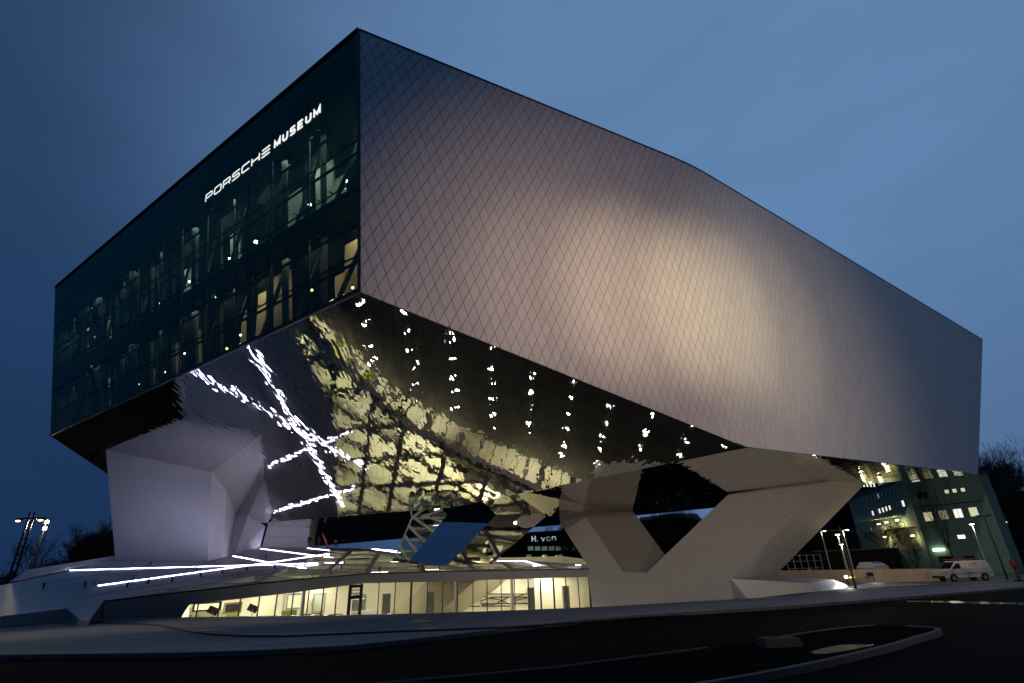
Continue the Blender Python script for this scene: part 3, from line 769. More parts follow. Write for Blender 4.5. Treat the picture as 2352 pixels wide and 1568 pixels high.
# fascia and glazed entrance wall
class Fa:   # piecewise vertical planes through the deck's front edge
    segs = [Plane(a, c, a+Vector((0, 0, 1))) for a, c in zip(front3, front3[1:])]
    xs = [p[0] for p in FRONT]
def fh(x, y):
    i = 0
    while i < len(Fa.segs)-1 and x > Fa.xs[i+1]: i += 1
    return Fa.segs[i].hit(x, y)
GTOP = [(413, 1391.5), (432, 1388.5), (664, 1362), (832.6, 1339.5), (1021, 1335), (1352, 1324.4)]
def gtop(x): return lerp_tab(GTOP, x)
def ftop(x): return lerp_tab([(p[0], p[1]) for p in FRONT], x)
def nrm_at(x):
    i = 0
    while i < len(Fa.segs)-1 and x > Fa.xs[i+1]: i += 1
    n = Fa.segs[i].n.copy(); n.z = 0; n.normalize(); return n if n.dot(CAM-front3[i]) > 0 else -n
xs_f = [236, 300, 360, 413, 415, 432, 500, 597, 664, 740, 834, 930, 1021, 1130, 1240, 1352]
mb = MB()
for a, c in zip(xs_f, xs_f[1:]):
    ya, yc = ftop(a), ftop(c)
    if c <= 415: ba, bc = 1430, 1430
    else: ba, bc = gtop(a), gtop(c)
    nn = nrm_at((a+c)/2)*.12
    q = [fh(a, ya+.1)+nn, fh(c, yc+.1)+nn, fh(c, bc)+nn, fh(a, ba)+nn]; mb.prism(q, nrm_at((a+c)/2)*-.45)
# slanted left jamb of the glazing
nn = nrm_at(420)*.12
mb.prism([fh(414, 1388)+nn, fh(434, 1387)+nn, fh(405, 1432)+nn, fh(400, 1432)+nn], nrm_at(420)*-.4)
mb.build('fascia', M_fascia, museum)
mb = MB()
for a, c in zip(xs_f, xs_f[1:]): mb.bar(fh(a, ftop(a))+nrm_at(a)*.13+Vector((0, 0, .03)), fh(c, ftop(c))+nrm_at(c)*.13+Vector((0, 0, .03)), .10, .10)
mb.build('fascia_trim', M_black, museum)
zc = lambda v: (600+v/3.36)/1.507
zd = lambda v: (1300+v/2.94)/1.507
bars = [(418, .06)] + [(zc(v), .06) for v in (290, 545, 780, 1003, 1207, 1397, 1578, 1747, 1905)] + [(zc(2060), .12), (zc(2190), .14)] + \
       [(zd(v), w) for v, w in ((38, .06), (203, .07), (365, .18), (528, .06), (685, .06), (835, .06), (990, .06), (1132, .06), (1275, .06), (1410, .06), (1550, .06), (1672, .14), (1805, .14), (1930, .06), (2055, .06), (2165, .14))]
ZF = -2.2    # foyer floor
def glass_base(x): p = fh(x, gtop(x)); return Vector((p.x, p.y, ZF))
for (xa, wa), (xb, wb) in zip(bars, bars[1:]):
    pa, pb = fh(xa, gtop(xa)), fh(xb, gtop(xb)); mb = MB()
    door = abs(xa-zc(2060)) < 1
    mb.prism([pa, pb, Vector((pb.x, pb.y, ZF)), Vector((pa.x, pa.y, ZF))], -nrm_at((xa+xb)/2)*.03); mb.build('glass_pane', M_cglass, museum)
for x, w in bars:
    p = fh(x, gtop(x)); mb = MB(); mb.bar(p+nrm_at(x)*.03, Vector((p.x, p.y, ZF))+nrm_at(x)*.03, w, .12, nrm_at(x)); mb.build('mullion', M_black, museum)
# entrance door frame with transom
xa, xb = zc(2060), zc(2190); pa, pb = fh(xa, gtop(xa)), fh(xb, gtop(xb)); nd = nrm_at(835)
door = None
mb = MB()
zt_ = pa.z
for z_, h_ in ((zt_-.12, .24), (zt_-.42, .07), (zt_-.68, .07), (zt_-1.0, .28), (ZF+.1, .2)):
    mb.bar(Vector((pa.x, pa.y, z_))+nd*.08, Vector((pb.x, pb.y, z_))+nd*.08, .14, h_)
for p in (pa, pb): mb.bar(Vector((p.x, p.y, zt_))+nd*.08, Vector((p.x, p.y, ZF))+nd*.08, .26, .16, nd)
mb.build('door', M_black, museum)

# ---- foyer behind the glass
gb = [glass_base(x) for x in (405, 500, 597, 664, 740, 834, 930, 1021, 1130, 1240, 1352)]
BACKW = [Vector((-32, 62, ZF)), Vector((-27, 74, ZF)), Vector((-14, 84, ZF)), Vector((6, 80, ZF)), Vector((14, 72, ZF))]
mb = MB(); fp = gb + list(reversed(BACKW)); mb.add(fp, []); mb.f = [tuple(t) for t in tessellate_polygon([fp])]; mb.build('foyer_floor', M_floor, museum)
mb = MB()
bw_ = [gb[0]] + BACKW + [gb[-1]+Vector((.1, .2, 0))]
for a, c in zip(bw_, bw_[1:]):
    za = min(P_rf.z(a.x, a.y)-.5, 4.2); zc_ = min(P_rf.z(c.x, c.y)-.5, 4.2)
    mb.add([a, c, Vector((c.x, c.y, zc_)), Vector((a.x, a.y, za))], [(0, 1, 2, 3)])
mb.build('foyer_wall', M_cream, museum)
# inner partition wall parallel to the glazing, lit, 5 m behind it
def inside(x, d, z=None):   # point on the sight line column x, d metres behind the glazing
    p = glass_base(x); q = p - nrm_at(x)*d; return Vector((q.x, q.y, ZF if z is None else z))
def along(x, d):            # point seen at photo column x, on the line d metres behind the glazing
    lo, hi = 200., 1700.
    for _ in range(40):
        mid = (lo+hi)/2; p = inside(mid, d); v = p-CAM; px = 1176+FPX*v.dot(RT)/v.dot(FW)
        if px < x: lo = mid
        else: hi = mid
    return inside((lo+hi)/2, d)
def iwall(x0, x1, d, m, z1=None, name='foyer_partition', th=.2):
    mb = MB(); a, c = along(x0, d), along(x1, d)
    za = min(P_rf.z(a.x, a.y)-.55, z1 or 9); zc_ = min(P_rf.z(c.x, c.y)-.55, z1 or 9)
    n = Vector((-(c-a).y, (c-a).x, 0)).normalized()*th
    mb.hull([a, c, Vector((c.x, c.y, zc_)), Vector((a.x, a.y, za))], [a+n, c+n, Vector((c.x, c.y, zc_))+n, Vector((a.x, a.y, za))+n])
    return mb.build(name, m, museum)
iwall(380, 640, 5.0, M_cream); iwall(648, 800, 4.6, M_cream); iwall(1010, 1230, 7, M_cream); iwall(1232, 1375, 3.5, M_cream)
# oblique lift core passing through the foyer
cA = along(868, 5.5); cB = along(985, 4.0); up1 = along(952, 5.5); up2 = along(1135, 4.2)
q0 = [cA, cB, cB+Vector((3, 6, 0)), cA+Vector((3, 6, 0))]
sh = [Vector((5.4, -.7, 4.1))]*4
mb = MB(); mb.hull(q0, [p+s for p, s in zip(q0, sh)]); mb.build('core_shaft', M_tan, museum)
shaft_f = (q0[0], q0[1])
# columns
for x, d in ((zc(1460), 1.2), (zd(815), 1.4), (zd(1395), 1.4)):
    p = along(x, d); mb = MB(); mb.tube([p, Vector((p.x, p.y, P_rf.z(p.x, p.y)-.5))], .17, 12); mb.build('foyer_column', M_galv, museum, smooth=False)
for x, d in ((zd(95), 2.0), (zd(550), 2.0), (zd(1590), 1.0), (zd(1950), 1.0)):
    p = along(x, d); mb = MB(); mb.box((p.x, p.y, ZF+1.35), (.75, .2, 2.7), math.atan2(ru.y, ru.x)); mb.build('display_stele', M_grey, museum)
# line art on the rear wall
art = [[(835, 1048), (980, 1048), (1060, 1048)], [(835, 1078), (970, 1078), (985, 1092), (1060, 1092)], [(835, 1095), (970, 1095)], [(700, 1185), (750, 1185), (800, 1125), (870, 1125), (890, 1108), (980, 1108)], [(760, 1160), (850, 1160), (870, 1140), (980, 1140)], [(760, 1170), (1060, 1170)],
       [(1060, 1035), (1140, 1090), (1210, 1090)], [(1060, 1095), (1120, 1045), (1550, 1045)], [(1060, 1120), (1180, 1078), (1550, 1078)], [(1080, 1155), (1200, 1155), (1360, 1075), (1550, 1080)], [(1180, 1090), (1270, 1105), (1370, 1150), (1550, 1135)], [(1080, 1168), (1400, 1168)], [(1400, 1110), (1470, 1062), (1550, 1035)], [(1410, 1135), (1440, 1105), (1550, 1085)], [(1060, 1140), (1550, 1145)]]
aw0, aw1 = along(1010, 6.75), along(1230, 6.75); aP = Plane(aw0, aw1, aw0+Vector((0, 0, 1)))
mb = MB()
for pl in art:
    p3 = [aP.hit(zd(x), (1700+y/2.94)/1.507) for x, y in pl]
    for a, c in zip(p3, p3[1:]): mb.bar(a, c, .10, .06, aP.n)
mb.build('wall_line_art', M_black, museum)
# museum lettering on the shaft front
sn = (cB-cA).normalized(); snn = Vector((sn.y, -sn.x, 0)); 
lo = along(zd(545), 3.4); aP2 = Plane(lo, lo+ru*5, lo+Vector((0, 0, 1)))
l0 = aP2.hit(zd(545), (1700+1040/2.94)/1.507); l1 = aP2.hit(zd(735), (1700+1038/2.94)/1.507); l2 = aP2.hit(zd(750), (1700+1034/2.94)/1.507); l3 = aP2.hit(zd(858), (1700+1030/2.94)/1.507)
Ul = Vector((ru.x, ru.y, 0)).normalized(); nl = Vector((Ul.y, -Ul.x, 0))
w_ = (l1-l0).length/(7+6*.4); word('PORSCHE', l0, Ul, Vector((0, 0, 1)), nl, w_, .27, w_*.4, .06, .03, M_black, museum)
w_ = (l3-l2).length/(6.5+5*.5); word('MUSEUM', l2, Ul, Vector((0, 0, 1)), nl, w_, .27, w_*.5, .085, .03, M_black, museum, bold=True)
# ceiling lights of the foyer
for x, d, l_ in ((450, 2.5, 2.5), (540, 2.5, 2.5), (640, 2.8, 2.5), (740, 3, 2.5), (905, 2.5, 2.5), (1000, 3, 2.5), (1090, 4.5, 3), (1190, 4.5, 3.5), (1290, 2.0, 2.0), (980, 12, 4), (800, 13, 4), (1100, 11, 4), (700, 8, 4), (860, 7, 4), (930, 9, 4), (1010, 8, 4), (1060, 6.5, 4), (1150, 8, 4), (1220, 8, 4), (1060, 2.6, 3), (1150, 2.4, 3), (1110, 5.5, 3), (1240, 3.0, 3), (880, 16, 4), (780, 18, 4), (960, 17, 4)):
    p = along(x, d); z_ = P_rf.z(p.x, p.y)-.75
    mb = MB(); mb.box((p.x, p.y, z_+.09), (l_+.08, .58, .1), math.atan2(ru.y, ru.x)); cl_ = mb.build('ceiling_lamp', M_grey, museum)
    ca, sa = ru.x*l_/2, ru.y*l_/2; cb_, sb_ = -ru.y*.25, ru.x*.25; zq = z_+.034; mb = MB(); mb.add([(p.x-ca-cb_, p.y-sa-sb_, zq), (p.x-ca+cb_, p.y-sa+sb_, zq), (p.x+ca+cb_, p.y+sa+sb_, zq), (p.x+ca-cb_, p.y+sa-sb_, zq)], [(0, 1, 2, 3)]); mb.build('diffuser', M_ceil, cl_, recalc=False)

# ---- oblique glazed core standing on the deck
cb = [rf(904, 1288), aty(936, 1291.5, 61.8), aty(1022, 1305, 61.2), aty(1122, 1301, 62.9)]
_t3 = aty(1280, 1168, 62.8); P_fk = Plane(cb[2], cb[3], _t3); _t2 = P_fk.hit(1153, 1173); P_ft = Plane(cb[1], cb[2], _t2)
ct = [aty(951, 1184, cb[0].y+.3), P_ft.hit(1028, 1187), _t2, _t3]
ct = [t + (t-q)*max(0, ((P_sb if i < 3 else P_sv).z(t.x, t.y)+.05-t.z)/(t.z-q.z)) for i, (t, q) in enumerate(zip(ct, cb))]
bk = Vector((1.5, 7, 0))
ctb = [p+Vector((0, 0, .25)) for p in ct]
def tile_face(poly, name, m, su, sv, jit):
    n = (poly[1]-poly[0]).cross(poly[-1]-poly[0]).normalized(); n = n if n.dot(CAM-poly[0]) > 0 else -n
    U = (poly[1]-poly[0]).normalized(); V = n.cross(U); o = poly[0]; r2 = [((p-o).dot(U), (p-o).dot(V)) for p in poly]; its = []
    sl_ = (poly[-1]-poly[0]).dot(U)/max(.1, (poly[-1]-poly[0]).dot(V))
    for i in range(-12, 20):
        for j in range(0, 20):
            f = lambda a, b_: (a*su+b_*sv*sl_, b_*sv); q = clip_convex(list(r2), [f(i, j), f(i+1, j), f(i+1, j+1), f(i, j+1)]) if (poly[-1]-poly[0]).dot(V) > 0 else clip_convex(list(r2), [f(i, -j), f(i+1, -j), f(i+1, -j-1), f(i, -j-1)])
            q = inset(q, .006) if len(q) > 2 else []
            if not q or abs(area2(q)) < .02: continue
            t1, t2 = rnd.gauss(0, jit), rnd.gauss(0, jit); cu, cv = q[0]; fr = [o+U*a+V*b_+n*((a-cu)*t1+(b_-cv)*t2) for a, b_ in q]; k = len(fr); bk_ = [v-n*.03 for v in fr]
            its.append((fr+bk_, [tuple(range(k))]+[(i_, k+i_, k+(i_+1) % k, (i_+1) % k) for i_ in range(k)]))
    pieces(its, name, m, museum, apparent)
    mb = MB(); mb.add([p-n*.05 for p in poly], [tuple(range(len(poly)))]); mb.build(name.replace('tile', 'backing'), M_joint, museum)
tile_face([cb[1], cb[2], ctb[2], ctb[1]], 'core_front_tile', M_mirror2, .85, .85, .0015)
tile_face([cb[2]+Vector((.01, 0, 0)), cb[3], ctb[3], ctb[2]+Vector((.01, 0, 0))], 'core_flank_tile', M_mirror3, .85, .85, .003)
mb = MB(); mb.add([cb[3], cb[0]+bk, ctb[0]+bk, ctb[3]], [(0, 1, 2, 3)]); mb.build('core_rear', M_tan, museum)
mb = MB(); mb.add([cb[0]+bk, cb[0]+Vector((0, .1, 0)), ctb[0]+Vector((0, .1, 0)), ctb[0]+bk], [(0, 1, 2, 3)]); mb.build('core_side_glass', M_tglass, museum)
mb = MB(); mb.add([cb[0], cb[1], ctb[1], ctb[0]], [(0, 1, 2, 3)]); mb.build('core_glass', M_tglass, museum)
mb = MB(); nC = (cb[1]-cb[0]).cross(ctb[0]-cb[0]).normalized(); nC = nC if nC.dot(CAM-cb[0]) > 0 else -nC
def cq(a, t): return (cb[0]+(cb[1]-cb[0])*a)*(1-t) + (ctb[0]+(ctb[1]-ctb[0])*a)*t
for k in range(6):
    t0 = k/5-.05
    for (a0, ta), (a1, tb) in (((0, t0+.18), (1, t0-.14)),):
        ta = max(0, min(1, ta)); tb = max(0, min(1, tb)); mb.bar(cq(a0, ta)+nC*.06, cq(a1, tb)+nC*.06, .30, .14, nC)
for t in (.02, .22, .45, .68, .90): mb.bar(cq(0, t)-nC*.12, cq(1, t)-nC*.12, .18, .14, nC)
mb.bar(cq(0, 0)+nC*.03, cq(0, 1)+nC*.03, .12, .12, nC)
mb.build('core_lattice', mat('core_white', (.62, .66, .58), .5), museum)
mb = MB()
for k in range(6):
    ta, tb = k/5+.10, k/5-.22
    if 0 <= ta <= 1 or 0 <= tb <= 1: mb.bar(cq(0, max(0, min(1, ta)))+nC*.10, cq(1, max(0, min(1, tb)))+nC*.10, .07, .05, nC)
mb.bar(cb[0]+Vector((0, -.1, .12)), cb[1]+Vector((0, -.1, .12)), .2, .3); mb.bar(cb[1]+Vector((0, -.05, .06)), cb[2]+Vector((0, -.05, .06)), .12, .18)
mb.build('core_trim', M_black, museum)
# stairs inside the core
mb = MB()
for k in range(7): mb.bar(cq(.25, .08+k*.13)-nC*2.0, cq(.95, .10+k*.13)-nC*2.0, 1.2, .12)
mb.build('core_stair', M_grey, museum)
light('core_light', 'POINT', (cb[0]+ctb[1])/2+Vector((1.2, 2.5, 1)), 60, (.95, 1, .8), museum, size=.3)

# ------------------------------------------------------------------ lamps set in the forecourt (seen mirrored in the underside)
colsL = [(-17.7, (37.5, 40.1, 42.9, 45.5)), (-13.4, (37.7, 40.3, 42.9, 45.5, 48.1, 50.7)), (-9.1, (40.3, 43.0, 45.6, 48.1, 50.8)), (-5.0, (40.3, 43.0, 45.6, 48.1, 50.7, 53.3)), (-1.0, (43.0, 45.6, 48.2, 50.8, 53.3)),
         (3.0, (43.0, 45.6, 48.2, 50.7, 53.3, 55.7)), (6.8, (45.3, 47.9, 50.5, 53.1, 55.6)), (10.7, (45.3, 47.9, 50.5, 53.0)), (14.5, (45.3, 47.8, 50.3)), (18.1, (47.4,))]
first = None
ORD = ['first', 'second', 'third', 'fourth', 'fifth', 'sixth', 'seventh', 'eighth', 'ninth', 'tenth']
for ci, (cx, ysl) in enumerate(colsL):
    for ri, y_ in enumerate(ysl):
        lab = 'sunken forecourt lamp, ' + ('alone in the rightmost line' if ci == 9 else f'{ORD[ri]} from the road in the {ORD[ci]} line from the left')
        x = cx; y = y_; z = terrain(x, y)
        if first is None:
            th = thing('ground_light', lab, 'ground light', (x, y, z), 'lamps sunk in the forecourt paving')
            r1 = [(x+.26*math.cos(2*math.pi*k/14), y+.26*math.sin(2*math.pi*k/14)) for k in range(14)]
            r2 = [(x+.20*math.cos(2*math.pi*k/14), y+.20*math.sin(2*math.pi*k/14)) for k in range(14)]
            mb = MB(); z0, z1 = z+.012, z+.06
            mb.add([(a, c, z-.02) for a, c in r1]+[(a, c, z1) for a, c in r1]+[(a, c, z1) for a, c in r2]+[(a, c, z0) for a, c in r2], [(14*j+k, 14*j+(k+1) % 14, 14*(j+1)+(k+1) % 14, 14*(j+1)+k) for j in range(3) for k in range(14)])
            mb.build('rim', M_grey, th)
            mb = MB(); mb.add([(x+(a-x)*.6, y+(c-y)*.6, z0+.004) for a, c in r2], [tuple(range(14))]); mb.build('lens', M_glamp, th, recalc=False)
            first = th
        else:
            c = first.copy(); COL.objects.link(c); c.location = (x, y, z); c['label'] = lab
            for ch in list(first.children):
                d = ch.copy(); COL.objects.link(d); d.parent = c

# ================================================================== things around the museum
def gnd(x, y): return terrain(x, y)
def span(p, x, y):      # height at which the sight line through (x, y) passes over the ground point p
    d = ray(x, y); t = math.hypot(p.x, p.y)/math.hypot(d.x, d.y); return CAM.z + d.z*t

# ---- cable and covers on the plaza
zz2 = lambda x, y: (x/2.352/1.507, (1750+y/2.352)/1.507)
zz7 = lambda x, y: ((1244+x*.978)/1.507, (2000+y*.978)/1.507)
cpts = [zz2(x, y) for x, y in ((-60, 946), (0, 945), (300, 941), (640, 940), (830, 950), (950, 960), (1150, 962), (1280, 972), (1400, 995), (1500, 1015), (1620, 1036), (1750, 1050), (2000, 1061), (2352, 1062))] + [zz7(x, y) for x, y in ((120, 190), (300, 184), (500, 176), (750, 160), (1000, 140), (1150, 132))]
mb = MB(); mb.tube([atz(x, y, .03) for x, y in cpts], .035, 6)
tag(mb.build('cable', M_black, smooth=True), 'thin black cable snaking along the plaza pavement in front of the entrance', 'cable')
for (x, y), r_, lab in ((zz2(1700, 1018), .55, 'dark round cover in the plaza left of the entrance door'), ((980, 1427), .62, 'dark round cover in the plaza straight in front of the lettered foyer'), ((987, 1445), .40, 'smaller dark cover nearest the road in front of the foyer')):
    p = atz(x, y, .0); mb = MB()
    mb.tube([p+Vector((0, 0, .002)), p+Vector((0, 0, .014))], [r_, r_], 20); mb.tube([p+Vector((0, 0, .014)), p+Vector((0, 0, .018))], [r_*.8, r_*.78], 20)
    tag(mb.build('manhole_cover', M_black), lab, 'manhole cover', 'covers in the plaza pavement')

# ---- traffic island in the road
isl_f = [zz7(x, y) for x, y in ((1100, 392), (1210, 371), (1380, 343), (1500, 320), (1650, 290), (1800, 255), (1900, 230), (1980, 205), (2030, 192), (2050, 184), (2046, 178), (2010, 173), (1940, 168))]
isl_b = [zz7(x, y) for x, y in ((1820, 165), (1720, 174), (1600, 189), (1410, 219), (1230, 245), (1000, 275), (700, 314), (500, 333), (300, 350), (60, 372))]
F3 = [atz(x, y, .0) for x, y in isl_f]; B3 = [atz(x, y, .0) for x, y in isl_b]
loop = F3+B3
island = MB(); island.add([p-Vector((0, 0, .02)) for p in loop], []); island.f = [tuple(t) for t in tessellate_polygon([island.v])]
struct(island.build('island_soil', M_soil))
mb = MB()
for a, c in zip(F3, F3[1:]): mb.bar(a-Vector((0, 0, .06)), c-Vector((0, 0, .06)), .14, .13)
for k in (slice(0, 4), slice(4, 10)):
    P = B3[k]
    for a, c in zip(P, P[1:]): mb.bar(a-Vector((0, 0, .06)), c-Vector((0, 0, .06)), .07, .13)
struct(mb.build('island_kerb', M_kerb))
p = atz(*zz7(1490, 238), .02); mb = MB()
mb.hull([p+Vector((-.45, -.22, -.02)), p+Vector((.42, -.25, -.02)), p+Vector((.42, .25, -.02)), p+Vector((-.45, .28, -.02))], [p+Vector((-.42, -.2, .16)), p+Vector((.38, -.22, .15)), p+Vector((.38, .22, .15)), p+Vector((-.42, .24, .16))])
ck = thing('concrete_block', 'small pale concrete block lying on the dark traffic island', 'block', p)
mb.build('block', mat('dirty_concrete', (.05, .05, .045), .9, noise=.2), ck)
mb = MB(); q = p+Vector((-.1, 0, .165)); mb.tube([q, q+Vector((0, 0, .012))], .07, 10); mb.build('lifting_hole', M_black, ck)
mb = MB(); P = [zz7(x, y) for x, y in ((1596, 262), (1640, 248), (1700, 237), (1770, 234), (1832, 237), (1790, 244), (1730, 256), (1690, 262), (1650, 268), (1612, 268))]
mb.add([atz(x, y, -.012) for x, y in P], []); mb.f = [tuple(t) for t in tessellate_polygon([mb.v])]
struct(mb.build('puddle', M_wet))
P = [zz7(x, y) for x, y in ((1880, 78), (2000, 80), (2120, 82), (2250, 85), (2352, 87), (2352, 95), (2230, 92), (2100, 89), (1960, 84))]
mb = MB(); mb.add([atz(x, y, -.114) for x, y in P], []); mb.f = [tuple(t) for t in tessellate_polygon([mb.v])]; struct(mb.build('wet_gutter', M_wet))

# ---- bare trees
def grow(mb, p, d, length, rad, lev, rg, up=.12, sides=5):
    pts = [p]; rs = [rad]; n = 3 if lev > 0 else 2; q = p.copy(); dd = d.copy()
    for i in range(n):
        dd = (dd + Vector((rg.gauss(0, .13), rg.gauss(0, .13), rg.gauss(0, .08)+up*.4))).normalized(); q = q + dd*(length/n); pts.append(q.copy()); rs.append(max(max(.005, (q.y-60)*.0004), rad*(1-.45*(i+1)/n)))
    mb.tube(pts, rs, max(3, sides), cap=False)
    if lev <= 0: return
    for k in range(rg.choice((2, 3, 3)) + (1 if lev > 2 else 0)):
        i = rg.choice(range(1, n+1)) if k else n
        ax = Vector((rg.gauss(0, 1), rg.gauss(0, 1), rg.gauss(0, .5))); ax = (ax - dd*ax.dot(dd))
        if ax.length < 1e-3: continue
        ax.normalize(); sp = rg.uniform(.35, .85) if k else rg.uniform(.05, .35)
        nd = (dd*math.cos(sp)+ax*math.sin(sp)).normalized(); nd = (nd+Vector((0, 0, up))).normalized()
        grow(mb, pts[i], nd, length*rg.uniform(.62, .86), rs[i]*rg.uniform(.55, .75), lev-1, rg, up, sides-1)
def tree(x, y, z, h, lev, seed, label, trunk_h=.28, up=.12, stems=4, group=None, rad=None):
    rg = random.Random(seed); base = Vector((x, y, z)); t = thing('bare_tree', label, 'tree', base, group)
    rad = rad or h*.018; mb = MB(); top = base+Vector((rg.gauss(0, .02)*h, rg.gauss(0, .02)*h, h*trunk_h))
    mb.tube([base-Vector((0, 0, .4)), (base+top)/2+Vector((rg.gauss(0, .006)*h, 0, 0)), top], [rad*1.2, rad, rad*.8], 7); mb.build('trunk', M_bark, t)
    mb = MB()
    for k in range(stems):
        a = 2*math.pi*(k+rg.random()*.6)/stems; tl = rg.uniform(.2, .6); d = Vector((math.cos(a)*math.sin(tl), math.sin(a)*math.sin(tl), math.cos(tl)))
        grow(mb, top, d, h*.27*rg.uniform(.85, 1.1), rad*.6, lev, rg, up)
    mb.build('branches', M_bark, t); return t
def tree_at(px, py_top, py_base, Y, lev, seed, label, zb=None, **k):
    b_ = aty(px, py_base, Y); z = b_.z if zb is None else zb
    tp = aty(px, py_top, Y).z; return tree(b_.x, Y, z, (tp-z)*.95, lev, seed, label, **k)
tree_at(243, 1226, 1330, 120, 6, 3, 'tall bare tree whose crown touches the big pillar on the far left', zb=-2, stems=6)
tree_at(190, 1238, 1330, 125, 6, 4, 'bare tree second from the big pillar on the far left', zb=-2, stems=6)
tree_at(150, 1272, 1330, 122, 5, 5, 'low bushy bare tree above the left end of the parapet', zb=-2, stems=7, trunk_h=.12)
tree_at(112, 1278, 1330, 124, 5, 6, 'low bare tree right of the floodlight mast', zb=-2, stems=6, trunk_h=.15)
tree_at(58, 1238, 1330, 130, 4, 8, 'slim bare tree between the two masts on the left', zb=-2, stems=4)
tree_at(12, 1300, 1330, 120, 5, 9, 'low bare bush at the left edge of the photo', zb=-2, stems=7, trunk_h=.1)
tree_at(2196, 1098, 1302, 78, 4, 15, 'slender bare tree with fanned branches in front of the green building', zb=-1, stems=5, up=.28, trunk_h=.30, rad=.13)
tree_at(2278, 1072, 1302, 125, 5, 21, 'bare round-crowned tree behind the right edge of the green building', zb=-1, stems=5)
tree_at(2335, 1042, 1302, 120, 6, 22, 'dense dark tree at the right edge of the photo above the unlit house', zb=-1, stems=7)
tree_at(2052, 1190, 1300, 84, 5, 31, 'bare tree before the lit balcony of the green building', zb=-1, stems=4)
tree_at(2105, 1215, 1300, 80, 4, 32, 'small twisted bare tree before the lit ground floor of the green building', zb=-1, stems=4)
tree_at(1300, 1195, 1310, 112, 5, 41, 'bare tree standing before the lettered office block', zb=-2, stems=4, up=.2)
tree_at(1335, 1185, 1310, 116, 4, 42, 'bare tree beside the left leg of the V shaped pillar', zb=-2, stems=4, up=.2)
tree_at(1545, 1165, 1310, 110, 5, 43, 'bare tree seen through the V shaped pillar beside the dark gabled house', zb=-2, stems=5)
tree_at(1500, 1172, 1310, 128, 4, 44, 'thin bare tree behind the roof of the dark gabled house', zb=-2, stems=4)
tree_at(2350, 1062, 1302, 105, 5, 27, 'dark tangled tree at the right edge nearer than the dense one', zb=-1, stems=7)
tree_at(2305, 1092, 1302, 118, 5, 28, 'smaller dark tree between the green building and the dense tree', zb=-1, stems=6)
# hedge line on the far left
mb = MB(); rg = random.Random(5)
for k in range(900):
    t = rg.random(); px = -30+290*t; c = aty(px, 1332, 118+rg.uniform(-6, 6)); h = 2.5+2.2*math.sin(px*.045)+1.6*rg.random()
    c.z = rg.uniform(-2.5, h*1.0); mb.ball(c, rg.uniform(.3, .8), 5, 3)
o = mb.build('hedge', M_bark, stuff=True)

# ---- background buildings
def face_building(name, label, a, c, depth, z0, z1, m, bdir=None):
    """box with front edge a-c on plan, going back by depth"""
    t = thing(name, label, 'building', ((a.x+c.x)/2, (a.y+c.y)/2, z0)); d = (c-a); d.z = 0; d.normalize(); n = Vector((-d.y, d.x, 0)); n = n if n.dot((a+c)/2-CAM) > 0 else -n; nf = n
    if bdir: n = Vector(bdir).normalized()
    A = Vector((a.x, a.y, z0)); B_ = Vector((c.x, c.y, z0)); up = Vector((0, 0, z1-z0))
    mb = MB(); mb.hull([A, B_, B_+n*depth, A+n*depth], [A+up, B_+up, B_+n*depth+up, A+n*depth+up]); mb.build('wall', m, t)
    mb = MB(); e = .25; mb.hull([A-d*e-n*e+up, B_+d*e-n*e+up, B_+d*e+n*(depth+e)+up, A-d*e+n*(depth+e)+up], [A-d*e-n*e+up*1.03, B_+d*e-n*e+up*1.03, B_+d*e+n*(depth+e)+up*1.03, A-d*e+n*(depth+e)+up*1.03]); mb.build('roof', M_roof, t)
    return t, Plane(A, B_, A+Vector((0, 0, 1))), d, nf
def window(t, pl, d, n, x0, y0, x1, y1, m, bars_=0, frame=M_grey):
    A = pl.hit(x0, (y0+y1)/2); B_ = pl.hit(x1, (y0+y1)/2); zt_ = pl.hit((x0+x1)/2, y0).z; zb_ = pl.hit((x0+x1)/2, y1).z
    w = abs((B_-A).dot(d)); c = (A+B_)/2; c.z = (zt_+zb_)/2; h = zt_-zb_
    fr = MB(); e = max(.06, w*.045); F = (d, n, Vector((0, 0, 1)))
    for s_ in (-1, 1): fr.box(c+d*(s_*(w/2))-n*.04, (e, .14, h+e), frame=F)
    for s_ in (-1, 1): fr.box(c+Vector((0, 0, s_*h/2))-n*.04, (w-e, .14, e), frame=F)
    for k in range(bars_): fr.box(c+d*(w*((k+1)/(bars_+1)-.5))-n*.04, (e*.7, .12, h-e), frame=F)
    fo = fr.build('window', frame, t); pn = MB(); pn.box(c-n*.02, (w-e*.5, .03, h-e*.5), frame=F); pn.build('pane', m, fo)
    return c, w, h
g6 = lambda x, y: ((2544+x/2.352)/1.507, (1550+y/2.352)/1.507)
gL = aty(2111, 1200, 90); gR = aty(2279, 1180, 82); gR2 = gR + (gR-gL)*.02
gb_, gp, gd, gn = face_building('green_building', 'pale green plastered block with four lit windows in a row, behind the white van', gL, gR2, 14, -1.2, 16, M_green, (.63, .775, 0))
M_pdark = mat('dark_pane', (.008, .010, .013), .1)
window(gb_, gp, gd, gn, *g6(1474, 357), *g6(1580, 418), M_pdark, 1, M_galv)
for x in (1705, 1769, 1837): window(gb_, gp, gd, gn, *g6(x, 330-(x-1705)*.11+8), *g6(x+40, 366-(x-1705)*.11+6), M_win, 0, M_black)
for i, (x, y) in enumerate(((1540, 521), (1662, 507), (1782, 494), (1908, 482))): window(gb_, gp, gd, gn, *g6(x, y), *g6(x+74, y+76), (M_win, mat('dim_window', (.4, .4, .3), .5, emit=(.75, .72, .40), es=.28, noise=.4), M_winw, M_win)[i], 1 if i == 2 else 0, M_galv)
